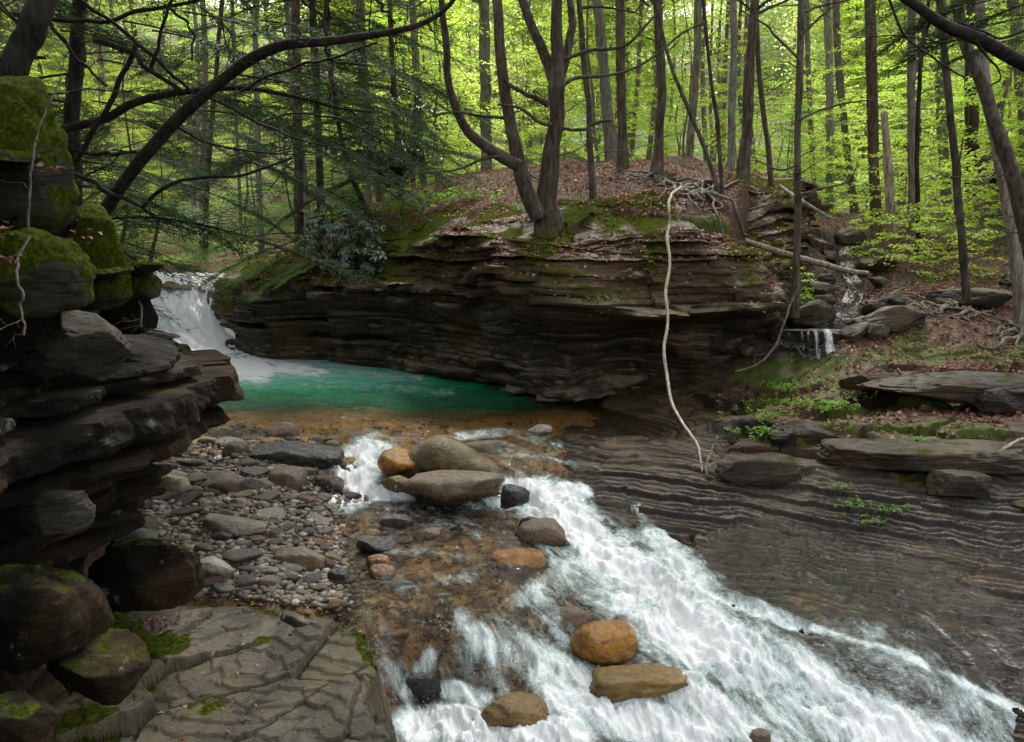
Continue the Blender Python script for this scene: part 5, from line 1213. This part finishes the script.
# foliage overhead at the top left comes from a hemlock standing left of the frame
hemlock('hemlock_tree', 'hemlock boughs spreading over the top left from a trunk beyond the frame', [(-150, 250, 30), (-160, 100, 28), (-165, -50, 26)], 7.6, (4.4, 8), 5, (2.0, 2.6), 80, mat='bark_dark', azr=(-.5, .8),
        extra=[(np.array(at(a, b, Y)), az, pi_, L_, v) for a, b, Y, az, pi_, L_, v in [(150, 30, 8.6, .15, -.1, 1.7, 0), (190, 95, 8.8, .0, -.1, 1.6, 2), (230, 70, 9.2, .1, -.15, 1.8, 1), (180, 10, 9.3, .0, -.12, 1.8, 0), (250, 120, 9.6, -.1, -.12, 1.7, 2), (200, 140, 9.4, -.2, -.2, 1.6, 1),
                                                                                              (100, 60, 8.4, .2, -.1, 1.5, 3), (270, 30, 10, .0, -.1, 1.7, 2), (300, 150, 11.5, .1, -.15, 1.7, 2), (330, 95, 11.8, .0, -.15, 1.7, 0), (320, 130, 11.2, .2, -.1, 1.6, 1), (160, 180, 9.5, .1, -.15, 1.4, 3), (120, 20, 9.5, .1, -.1, 1.8, 0), (60, 30, 9, .3, -.1, 1.6, 2), (140, 100, 9.6, .2, -.15, 1.6, 1), (210, 45, 10, .1, -.1, 1.9, 0), (260, 20, 10.4, .1, -.1, 1.9, 2), (290, 70, 10.6, -.1, -.15, 1.8, 0), (240, 160, 10.2, .1, -.2, 1.6, 2), (110, 150, 9.8, .2, -.1, 1.5, 0), (350, 60, 11.6, .1, -.15, 1.7, 1), (360, 120, 11.9, .0, -.2, 1.7, 0), (330, 170, 11.8, .0, -.2, 1.5, 2), (280, 180, 11, .1, -.15, 1.5, 1), (200, 110, 10.5, .1, -.1, 1.9, 2), (90, 100, 9.5, .2, -.1, 1.4, 1)]])
# --- bough in the top right corner, from a tree right of the frame
def right_bough():
    tb = (6.6, 6.4, gz(6.6, 6.4)-.3); P = np.array([[*tb, .17], [6.5, 6.3, 2, .15], [6.3, 6.0, 4.2, .13], [6.2, 5.9, 8, .09]])
    P, _ = smooth_path(P, 40); base = P[0, :3].copy(); root = empty('hemlock_tree', base, 'dark bough with hanging needles crossing the top right corner', 'tree')
    loc = lambda q: np.c_[q[:, :3]-base, q[:, 3]]
    V, Fq = tubes([loc(P)], 12); mesh('trunk', V, Fq, MAT['bark_dark'], True, {'mossy': .2*np.ones(len(V))}, root)
    bp = np.vstack([[6.28, 6.0, 2.9, .06], pxpath([(1110, 105, 17, 5.2), (1060, 82, 15, 5.1), (1024, 63, 13, 5), (975, 38, 12, 4.9), (935, 18, 10, 4.8), (895, -8, 8, 4.8), (850, -40, 6, 4.8)], 30, 3, .01)])
    V, Fq = tubes([loc(bp)], 12); mesh('limb', V, Fq, MAT['bark_dark'], True, {'mossy': .1*np.ones(len(V))}, root)
    for k, l_ in enumerate([[(932, 17, 5), (926, 30, 4), (920, 45, 3), (921, 62, 2)], [(888, -4, 3), (905, 35, 2.6), (935, 60, 2.2), (965, 78, 1.5)], [(975, 40, 3), (1000, 75, 2), (990, 86, 1.5)], [(1024, 30, 3), (1000, 38, 2.4), (960, 22, 1.6)], [(850, 38, 1), (900, 36, 1.6), (945, 42, 2), (960, 38, 2)]]):
        q = loc(pxpath(W4(l_, 4.85), 20, k+9, .01)); V, Fq = tubes([q]+twigs(q, 4, .3, .003, 700+k, 0, 1), 6); mesh('limb', V, Fq, MAT['bark_dark'], True, {'mossy': np.zeros(len(V))}, root)
    sp_ = [(np.array(at(a, b, Y)), az, pi_, L_, v) for a, b, Y, az, pi_, L_, v in [(1060, 0, 5.2, 3.0, -.1, .9, 0), (1040, -20, 5.4, 3.2, -.15, 1.0, 1), (1070, 30, 5.3, 2.9, .0, .7, 2), (1010, -30, 5.5, 3.1, -.12, .9, 2), (1080, 10, 5.6, 3.3, -.05, 1.1, 0), (1050, -10, 5.0, 2.6, .05, .8, 3), (960, -40, 5.5, 3.3, -.2, .6, 0)]]
    paths, V, Fq = place_boughs(sp_, 5, .008); Vt, Ft = tubes(paths, 5, cap=False)
    mesh('branches', Vt-base, Ft, MAT['bark_dark'], True, {'mossy': np.zeros(len(Vt))}, root); mesh('crown', V-base, Fq, MAT['needles'], True, None, root)
right_bough()

# --- broadleaf saplings: flat leafy sprays in spring green
def sapling_proto(seed, H, name, label, group, nl=26, lsz=.075, mat='leaf_spring', loc=(0, 0, 0), z0=.12, reach=1.0, dens=1.0):
    g = np.random.default_rng(seed); n = 24; t = np.linspace(0, 1, n)
    tr = np.c_[.25*vn(t*2, seed)*H*.12, .25*vn(t*2, seed+5)*H*.12, t*H-.15, .006*H*(1-.85*t)+.003]
    tr = wob(tr, .1, seed); paths = [tr]; B = []; D = []
    for k in range(nl):
        f = z0+(1-z0)*(k+g.uniform(0, .6))/nl; i = min(n-1, int(f*n)); b = tr[i, :3]; az = k*2.4+g.uniform(-.6, .6)
        L_ = reach*(.35+.85*math.sin(min(1, (1-f)*1.5+.15)*1.57))*g.uniform(.6, 1.15); up = g.uniform(.0, .4)
        d = np.array([math.cos(az), math.sin(az), up]); m_ = 9; tt = np.linspace(0, 1, m_)[:, None]
        q = b+d*tt*L_+np.array([0, 0, -.35])*tt*tt*L_; paths.append(np.hstack([q, .005*(1-.8*tt)+.001]))
        sd2 = np.array([-math.sin(az), math.cos(az), 0])
        ns = int(10*L_*dens)+3
        for j in range(ns):
            a = .2+.8*j/ns; p = b+d*a*L_+np.array([0, 0, -.35])*a*a*L_; sg = 1 if j % 2 else -1
            l2 = (.32*(1-a)+.08)*g.uniform(.6, 1.2); e = unit(d*.8+sd2*sg); nn_ = max(2, int(l2/.042))
            for c_ in range(nn_):
                pp = p+e*l2*(c_+1)/nn_+g.normal(size=3)*.012; B.append(pp); s3 = 1 if c_ % 2 else -1
                D.append(unit(e*.6+np.cross([0, 0, 1], e)*s3*.8+np.array([0, 0, g.uniform(-.5, 0)])))
    B = np.array(B); D = np.array(D); N = np.array([0, 0, 1.])+g.normal(size=B.shape)*.35; Ls = lsz*g.uniform(.65, 1.3, len(B))
    V, Fq = leaves(B, D, N, Ls, Ls*.6)
    root = empty(name, loc, label, 'tree', group)
    Vt, Ft = tubes(paths, 6); mesh('trunk', Vt, Ft, MAT['bark'], True, {'mossy': np.zeros(len(Vt))}, root)
    mesh('crown', V, Fq, MAT[mat], True, None, root)
    return root
GS = 'leafy saplings of the understory'
r9 = np.random.default_rng(909)
SP = [sapling_proto(30+k, H, 'sapling', 'spring-green sapling with flat leafy sprays in the woods behind the gorge', GS, nl, .085, reach=rc) for k, (H, nl, rc) in enumerate([(3.2, 24, 1.0), (4.8, 30, 1.3), (6.5, 36, 1.5), (2.2, 18, .8), (5.5, 30, 1.2)])]
spots = []
while len(spots) < 175:
    px = r9.uniform(400, 1090) if len(spots) < 122 else r9.uniform(20, 420); Y = r9.uniform(15.5, 42)**1.0
    if 400 < px < 800 and Y < 18.5: continue
    if 800 < px < 885 and Y < 18: continue
    if px < 400 and Y < 21: continue
    if 150 < px < 330 and Y < 26: continue
    spots.append((px, Y))
XY = np.array([(at(px, 220, Y)[0], Y) for px, Y in spots]); ZZ = ground(XY[:, 0], XY[:, 1])[0]
for k, ((x, y), z) in enumerate(zip(XY, ZZ)):
    p = SP[k % 5]; l_ = (float(x), float(y), float(z)-.05)
    if k < 5: p.location = l_; p.rotation_euler.z = r9.uniform(0, 6)
    else: copy_thing(p, l_, r9.uniform(0, 6.28), r9.uniform(.75, 1.25), p['label'])
# near small saplings on the right slope
SR_ = sapling_proto(51, 1.3, 'sapling', 'knee-high bright sapling beside the broken snag', None, 16, .075, loc=(0, 0, 0), reach=.5)
near = [(905, 265, 14.0, .9, 'knee-high bright sapling on the leafy slope right of the gully'), (925, 250, 14.8, 1.0, 'bright green sapling below the smooth grey tree'), (945, 215, 16, 1.3, 'waist-high bright sapling beside the distant straight tree'), (985, 195, 15.5, 1.5, 'leafy sapling left of the outcrop at the right edge'),
        (890, 215, 17, 1.3, 'leafy sapling at the foot of the broken snag'), (800, 215, 12.6, .55, 'small bright seedling at the rim of the gully left of the brook'), (760, 185, 13.8, .6, 'small bright seedling at the foot of the slender leaning tree'), (868, 236, 15.5, .8, 'bright sapling arching over the right gully wall'), (975, 240, 13.8, .8, 'small bright sapling between the two leaning right trees'), (1000, 170, 17.0, 1.4, 'leafy sapling behind the outcrop')]
for k, (px, py, Y, s_, lb) in enumerate(near):
    x = at(px, py, Y)[0]; l_ = (x, Y, gz(x, Y)-.03)
    if k == 0: SR_.location = l_; SR_['label'] = lb; SR_.scale = (s_, s_, s_)
    else: copy_thing(SR_, l_, k*1.3, s_, lb)
# --- tall woods further back
def tall_proto(seed, H, low, nleaf, label, group, sz=.2, rad=2.6):
    g = np.random.default_rng(seed); n = 30; t = np.linspace(0, 1, n)
    tr = np.c_[.5*vn(t*2.3, seed), .5*vn(t*2.3, seed+5), t*H-.3, .0072*H*(1-.85*t)*(1+.6*np.exp(-t*40))]
    paths = [tr]+twigs(tr, 14, 2.2, .035, seed+1, .5, 1, t0=low/H)
    V, Fq = crown_leaves(nleaf, (0, 0, (low+H)/2+.5), (rad, rad, (H-low)/2+.6), sz, seed, 80, .45)
    root = empty('forest_tree', (0, 0, 0), label, 'tree', group)
    Vt, Ft = tubes(paths, 8); mesh('trunk', Vt, Ft, MAT['bark'], True, {'mossy': np.zeros(len(Vt))}, root)
    mesh('crown', V, Fq, MAT['leaf_far'], True, None, root); return root
LB1, LB2 = 'tall grey-trunked tree in the woods behind the gorge', 'far tree leafed almost to the ground on the rising hillside'
TA = [tall_proto(60+k, H, lo, 2600, LB1, 'tall trees of the woods behind', .14, 2.4) for k, (H, lo) in enumerate([(14, 7.5), (16, 8.5), (13, 6)])]
TB = [tall_proto(70+k, H, lo, 6500, LB2, 'leafy far trees on the hillside', .24, 3.2) for k, (H, lo) in enumerate([(13, 1.5), (16, 2.5), (11, .8)])]
def strew(protos, n, pxr, Yr, seed, smin, smax, pw=1.0):
    g = np.random.default_rng(seed); px = g.uniform(*pxr, n); Y = Yr[0]+(Yr[1]-Yr[0])*g.uniform(0, 1, n)**pw; X = np.array([at(a, 200, b)[0] for a, b in zip(px, Y)]); Z = ground(X, Y)[0]
    for k in range(n):
        p = protos[k % len(protos)]; l_ = (float(X[k]), float(Y[k]), float(Z[k])-.1); s_ = g.uniform(smin, smax)
        if k < len(protos): p.location = l_; p.scale = (s_,)*3
        else: copy_thing(p, l_, g.uniform(0, 6.28), s_, p['label'])
strew(TA, 52, (-60, 1090), (21, 48), 31, .8, 1.2)
strew(TB, 100, (-260, 1290), (42, 105), 33, .85, 1.35)
# added, mostly unseen hemlock: its crown roofs the near left bank to darken it
def shade_hemlock(label, x, y, seed, n, rad, zc):
    z = gz(x, y); root = empty('hemlock_tree', (x, y, z), label, 'tree'); P = np.array([[0, 0, -.4, .30], [0, 0, .2, .24], [.1, 0, 3, .2], [.1, .1, 7, .14], [0, 0, 11, .05]]); P, _ = smooth_path(P, 30)
    V, Fq = tubes([P], 12); mesh('trunk', V, Fq, MAT['bark_dark'], True, {'mossy': .2*np.ones(len(V))}, root)
    g = np.random.default_rng(seed); sp_ = []
    for k in range(n):
        h = g.uniform(*zc); sp_.append((np.array([.1, 0, h]), g.uniform(0, 6.28), g.uniform(-.12, .1), rad*g.uniform(.7, 1.1), int(g.integers(4))))
    paths, V, Fq = place_boughs(sp_, seed, .085); Vt, Ft = tubes(paths[::2], 5, False)
    mesh('branches', Vt, Ft, MAT['bark_dark'], True, {'mossy': np.zeros(len(Vt))}, root); mesh('crown', V, Fq, MAT['needles'], True, None, root)
shade_hemlock('added hemlock, mostly out of view, whose crown shades the near left mossy rocks', -4.7, 3.2, 5, 150, 3.8, (3.6, 7))
# ================================================================== vines, sticks, roots
def stick(name, label, pts, mat, cat, tw=0, seed=1, n=60, wb=.012, twl=.4, group=None):
    P = pxpath(pts, n, seed, wb); base = P[0, :3].copy(); P = np.c_[P[:, :3]-base, P[:, 3]]
    V, Fq = tubes([P]+(twigs(P, tw, twl, .005, seed, .2, 1) if tw else []), 8); o = mesh(name, V, Fq, MAT[mat], True, {'mossy': np.zeros(len(V))}); o.location = base
    return tag(o, label, cat, group)
stick('hanging_vine', 'long pale barkless vine hanging in front of the cliff down to the right slope',
      [(682, 187, 1.6, 12.2), (675, 191, 2.3, 11.2), (670, 197, 2.8, 10.3), (669, 206, 3.0, 10.0), (670, 222, 3.0, 10.0), (667, 236, 3.4, 9.9), (669, 262, 3.0, 9.8), (666, 290, 3.4, 9.6), (668, 318, 3.1, 9.5), (664, 345, 3.4, 9.3), (665, 362, 3.3, 9.2), (668, 380, 3.4, 9.1), (672, 402, 3.1, 8.9), (681, 420, 3.0, 8.6), (690, 434, 2.8, 8.4), (698, 446, 2.5, 8.2), (701, 464, 2.0, 8.05), (705, 486, 1.6, 7.95)], 'vine', 'vine', tw=3, seed=4, wb=.012, twl=.22)
stick('dead_branch', 'spray of thin pale twigs standing where the hanging vine meets the rock', [(712, 486, 2.5, 7.9), (706, 468, 2.2, 7.95), (712, 448, 2, 8.0), (718, 436, 1.5, 8.0)], 'deadwood', 'branch', 6, 5, 20, twl=.3)
stick('thin_vine', 'thin dark rope-like vine looping down from the cliff edge by the brook', [(800, 285, 2.4, 11.2), (790, 306, 2.6, 11.1), (782, 330, 2.6, 10.9), (772, 350, 2.6, 10.7), (758, 364, 2.6, 10.5), (735, 372, 2.2, 10.4)], 'bark', 'vine', seed=6)
stick('fallen_log', 'pale fallen pole lying across the brook gully', [(744, 240, 4, 11.0), (780, 252, 6, 11.3), (815, 262, 6, 11.8), (850, 271, 5, 12.4), (868, 273, 4, 12.6)], 'deadwood', 'log', 3, 7)
stick('dead_branch', 'grey dead branch bent over the gully from the left', [(780, 186, 3, 13), (800, 200, 4, 12.6), (830, 218, 3, 12.8)], 'bark_pale', 'branch', 4, 8)
stick('dead_branch', 'dark thin branch dangling beside the waterfall from the near cliff', [(125, 262, 3, 5.7), (134, 285, 3, 5.6), (140, 305, 3, 5.55), (141, 328, 2, 5.5)], 'bark', 'branch', 3, 9, twl=.25)
stick('dead_branch', 'curved grey twig hanging over the round moss hump', [(30, 236, 3, 3.6), (20, 256, 3, 3.55), (19, 285, 3, 3.5), (24, 318, 2.4, 3.5), (24, 335, 2, 3.5)], 'bark', 'branch', 2, 10, twl=.2)
stick('dead_branch', 'pale stick lying on the right bank at the photo edge', [(985, 460, 3, 7.7), (1005, 448, 3, 7.8), (1040, 430, 2.5, 8.1)], 'deadwood', 'branch', 2, 11)
stick('dead_branch', 'thin stick poking up at the left of the mossy rocks', [(28, 230, 3, 4.0), (30, 180, 2.5, 4.0), (40, 130, 2, 4.1), (62, 75, 1.5, 4.2)], 'bark', 'branch', 3, 12)
# gnarled roots on the island ridge
def roots(label, c, n, L_, seed, Y, r=.03):
    g = np.random.default_rng(seed); x0, y0, _ = at(c[0], c[1], Y); paths = []
    for k in range(n):
        az = g.uniform(0, 6.28); l2 = L_*g.uniform(.4, 1.1); t = np.linspace(0, 1, 14); x = x0+g.normal()*.15+np.cos(az+.8*vn(t*3, k*3.1, 0, seed))*t*l2; y = y0+g.normal()*.1+np.sin(az+.8*vn(t*3, k*5.1, 0, seed))*t*l2
        z = ground(x, y)[0]+.02+.05*(1-t)+.03*vn(t*5, k*7.7, 0, seed); paths.append(np.c_[x, y, z, r*g.uniform(.4, 1)*(1-.75*t)])
    b = np.array([x0, y0, gz(x0, y0)]); V, Fq = tubes(paths, 7); o = mesh('tree_roots', V-b, Fq, MAT['bark'], True, {'mossy': np.full(len(V), .15)}); o.location = b
    tag(o, label, 'roots')
roots('tangle of dark exposed roots on the island ridge above the hanging vine', (700, 192), 20, 1.1, 3, 12.9, .035)
roots('exposed roots at the foot of the flared mossy tree', (662, 180), 12, .8, 4, 13.7, .04)
roots('spreading roots under the leaning brown tree on the right slope', (968, 312), 14, .9, 5, 12.1, .035)
roots('roots gripping the cliff edge below the slim dark tree', (797, 290), 14, .5, 6, 11.35, .018)
roots('roots of the tall grey tree at the right edge', (1020, 338), 10, .7, 7, 11.5, .04)

# ================================================================== leaf litter
def litter():
    g = np.random.default_rng(5); n = 125000
    px = g.uniform(-60, 1090, n); Y = np.exp(g.uniform(math.log(6.4), math.log(30), n)); X = (px-512)/F*Y*1.03
    Z, A = ground(X, Y); lit = np.clip(A['litter']*.9+A['isl']*(1-.85*sst(.3, .7, A['mossy']))+(Y > 12)*(X > 3)*.6+(Y > 18)*.8, 0, 1)
    patch = sst(-.35, .25, fbm(X*1.6, Y*1.6, 0, 4, 811)); keep = (g.uniform(0, 1, n) < lit*(.45+.55*patch)) & ((A['lbk'] < .01) | (g.uniform(0, 1, n) < .12))
    w = wl(np.clip(X, -12, 8), np.clip(Y, 2.2, 17)); keep &= ~((A['isl'] < .3) & (A['lbk'] < .3) & (Z < w+.06) & (X < 6) & (Y < 17.5)) & ~((A['isl'] > 0) & (A['isl'] < .97))
    # the cliff rim itself
    P = np.stack([X, Y, Z+.012], -1)[keep]; n = len(P)
    # dead leaves caught on the foreground ledge and the near bank
    ex = []
    for px_, py_, s_, k in [(172, 618, 14, 26), (165, 622, 8, 12), (250, 622, 30, 10), (330, 632, 18, 5), (352, 622, 8, 4), (240, 700, 40, 12), (228, 720, 30, 14), (300, 660, 50, 12), (100, 724, 10, 5)]:
        for _ in range(k):
            a, b = px_+g.normal()*s_, py_+g.normal()*s_*.4; x, y, z = atz(a, b, -.22); zz = float(slab_pl(np.array([x]), np.array([y]))[0]); x, y, z = atz(a, b, zz+.05); ex.append((x, y, z))
    for px_, py_, Y_, s_, k in [(15, 258, 3.7, 10, 10), (50, 170, 4.0, 8, 9), (85, 235, 4.6, 8, 8), (120, 262, 5.6, 6, 7), (8, 232, 3.8, 8, 6)]:
        for _ in range(k): ex.append(at(px_+g.normal()*s_, py_+g.normal()*s_*.5, Y_-.25))
    me = CLIFF.data; co_ = np.empty(len(me.polygons)*3); me.polygons.foreach_get('center', co_); nm_ = np.empty(len(me.polygons)*3); me.polygons.foreach_get('normal', nm_); ar = np.empty(len(me.polygons)); me.polygons.foreach_get('area', ar)
    co_ = co_.reshape(-1, 3); nm_ = nm_.reshape(-1, 3); top = c_top(co_[:, :2]); okc = (np.abs(nm_[:, 2]) > .55)*(co_[:, 2] > top-.55)*(co_[:, 2] > top-1.2)*(fbm(co_[:, 0]*1.3, co_[:, 1]*1.3, 0, 3, 77) > -.12)
    pr = ar*okc; ci = g.choice(len(co_), 7500, p=pr/pr.sum()); Pc = co_[ci]+np.c_[g.normal(size=(7500, 2))*.02, np.full(7500, .012)]
    P = np.vstack([P, Pc, ex]); n = len(P)
    D = g.normal(size=(n, 3)); D[:, 2] *= .3; N = g.normal(size=(n, 3))*.4+np.array([0, 0, 1]); L_ = g.uniform(.035, .085, n); L_[-len(ex):] *= .55
    V, Fq = leaves(P, D, N, L_, L_*.6, .3); tag(mesh('fallen_leaves', V, Fq, MAT['litter_fresh'], True), kind='stuff', label='russet dead leaves covering the woodland floor', cat='leaves')
    print('litter', n)
litter()
# ================================================================== low plants
def plants(name, label, cat, spots, mat, seed, lsz, hgt, n, spread, group=None):
    g = np.random.default_rng(seed)
    for k, (px, py, Y, lb) in enumerate(spots):
        x, y, _ = at(px, py, Y); z = gz(x, y); c = np.array([x, y, z]); m_ = n; st = []; B = []; D = []
        for j in range(m_):
            a = g.uniform(0, 6.28); l2 = hgt*g.uniform(.4, 1); b = np.array([g.normal()*spread, g.normal()*spread*.7, -.02]); b[2] = 0
            tip = b+np.array([math.cos(a)*l2*.6, math.sin(a)*l2*.6, l2]); t = np.linspace(0, 1, 5)[:, None]; st.append(np.hstack([b*(1-t)+tip*t+np.array([0, 0, .15*l2])*np.sin(t*3.1), .0022*(1-.6*t)]))
            for q in range(6):
                f = .3+.7*q/5; B.append(b*(1-f)+tip*f+np.array([0, 0, .15*l2])*math.sin(f*3.1)); a2 = a+(1 if q % 2 else -1)*1.1; D.append([math.cos(a2), math.sin(a2), g.uniform(-.2, .4)])
        V, Fq = leaves(np.array(B), np.array(D), np.array([0, 0, 1.])+g.normal(size=(len(B), 3))*.3, lsz*g.uniform(.6, 1.2, len(B)), lsz*.6)
        root = empty(name, c, lb or label, cat, group); Vt, Ft = tubes(st, 4, False); mesh('stem', Vt, Ft, MAT['leaf_low'], True, None, root); mesh('foliage', V, Fq, MAT[mat], True, None, root)
plants('seedling', '', 'plant', [(762, 385, 9.9, 'upper clump of green seedlings on the right rock slope'), (790, 372, 10.2, 'green seedlings just below the brook fall'), (805, 398, 9.6, 'broad clump of green seedlings on mossy rock'), (772, 412, 9.1, 'lower left clump of seedlings on the right slope'),
       (848, 385, 10, 'seedlings on the moss left of the long dark ledge'), (905, 372, 10.2, 'seedlings behind the long dark ledge'), (830, 408, 9.4, 'small seedlings on the edge of the mossy broken ledge'), (760, 425, 8.8, 'seedlings nearest the twigs of the hanging vine')], 'leaf_low', 4, .05, .13, 34, .16)
plants('seedling', '', 'plant', [(838, 478, 7.5, 'tiny plant in a crack under the wide black ledge'), (868, 520, 7.0, 'tiny plant on the mossy patch of ribbed shale'), (850, 497, 7.2, 'tiny plant just above the mossy shale patch'), (925, 440, 8.1, 'tiny plant on the lip of the wide black ledge'), (893, 512, 7.1, 'tiny plant right of the mossy shale patch')], 'leaf_low', 5, .035, .08, 12, .08)
plants('fern', '', 'fern', [(405, 212, 15, 'fern clump on the leafy cliff top left of the forked tree'), (430, 218, 13.2, 'fern right at the cliff edge left of the forked tree'), (455, 200, 14.5, 'fern behind the cliff edge near the forked tree'), (350, 215, 17, 'fern on the slope behind the laurel bush'), (210, 225, 22, 'fern clump on the bank above the waterfall'), (180, 250, 20, 'low green plants on the far bank above the waterfall'), (240, 245, 21, 'green plants by the pale tree behind the waterfall')], 'leaf_low', 6, .09, .3, 40, .35)
# laurel bushes with whorled glossy leaves
def laurel(label, c, rad, n, seed):
    g = np.random.default_rng(seed); c = np.array(c); base = c+np.array([0, 0, -rad[2]]); root = empty('laurel_bush', base, label, 'bush'); B = []; D = []; N = []; st = []
    for k in range(n):
        u = unit(g.normal(size=3)+np.array([0, -.4, .3])); tip = c+u*np.array(rad)*g.uniform(.35, 1)**.5-base; t = np.linspace(0, 1, 8)[:, None]
        st.append(np.hstack([tip*t+np.array([0, 0, -.12])*np.sin(t*3.1), .007*(1-.7*t)])); up = unit(u*.6+np.array([0, 0, .8])); a1 = unit(np.cross(up, [1, .3, 0])); a2 = np.cross(up, a1)
        for j in range(9):
            a = j*.7+g.uniform(-.2, .2); d = a1*math.cos(a)+a2*math.sin(a)-up*g.uniform(.0, .5); B.append(tip-up*.004*j); D.append(d); N.append(up)
    V, Fq = leaves(np.array(B), np.array(D), np.array(N)+g.normal(size=(len(B), 3))*.15, g.uniform(.09, .15, len(B)), .038, .2)
    Vt, Ft = tubes(st, 5, False); mesh('stem', Vt, Ft, MAT['bark_dark'], True, {'mossy': np.zeros(len(Vt))}, root); mesh('foliage', V, Fq, MAT['laurel'], True, None, root)
laurel('dark glossy laurel bush hanging over the left end of the cliff', at(345, 238, 13.9), (.75, .5, .62), 150, 1)
laurel('lower laurel bush drooping over the cliff face', at(365, 262, 13.4), (.45, .35, .35), 60, 2)
laurel('blue-green laurel bush behind, beside the leaning dark trunk', at(392, 135, 15.5), (1.1, .7, .9), 150, 3)
laurel('laurel sprigs low beside the top of the waterfall', at(318, 272, 14.3), (.45, .3, .22), 40, 4)
# ================================================================== camera, light, render settings
cam = bpy.data.cameras.new('camera'); co = bpy.data.objects.new('camera', cam); COL.objects.link(co)
co.location = (0, 0, CAMZ); co.rotation_euler = (math.pi/2-PITCH, 0, 0)
cam.sensor_fit = 'HORIZONTAL'; cam.sensor_width = 36; cam.lens = 36*F/1024; cam.clip_start = .05; cam.clip_end = 1000
sc.camera = co
w = bpy.data.worlds.new('World'); sc.world = w; w.use_nodes = True
nt = w.node_tree; bg = nt.nodes['Background']; sky = nt.nodes.new('ShaderNodeTexSky'); sky.sky_type = 'NISHITA'
SE, SR = R(52), R(12)
sky.sun_disc = False; sky.sun_elevation = SE; sky.sun_rotation = SR; sky.air_density = 1.0; sky.dust_density = 4.0; sky.ozone_density = .6
hs = nt.nodes.new('ShaderNodeHueSaturation'); hs.inputs['Saturation'].default_value = .14; nt.links.new(sky.outputs[0], hs.inputs['Color']); nt.links.new(hs.outputs[0], bg.inputs[0]); bg.inputs[1].default_value = .15
sd = bpy.data.lights.new('sun', 'SUN'); so = bpy.data.objects.new('sun', sd); COL.objects.link(so)
sd.energy = 2.6; sd.angle = R(12); sd.color = (1., .96, .9)
d = Vector((math.sin(SR)*math.cos(SE), math.cos(SR)*math.cos(SE), math.sin(SE)))
so.rotation_euler = d.to_track_quat('Z', 'Y').to_euler(); so.location = (0, 0, 30)
sc.view_settings.view_transform = 'Standard'; sc.view_settings.look = 'None'; sc.view_settings.gamma = 1; sc.view_settings.exposure = EXPO
sc.view_settings.use_curve_mapping = False
c = sc.cycles
c.max_bounces = 6; c.diffuse_bounces = 3; c.glossy_bounces = 2; c.transmission_bounces = 3; c.transparent_max_bounces = 8
c.use_adaptive_sampling = True; c.adaptive_threshold = .02; c.caustics_reflective = False; c.caustics_refractive = False
c.use_denoising = True; c.sample_clamp_indirect = 6
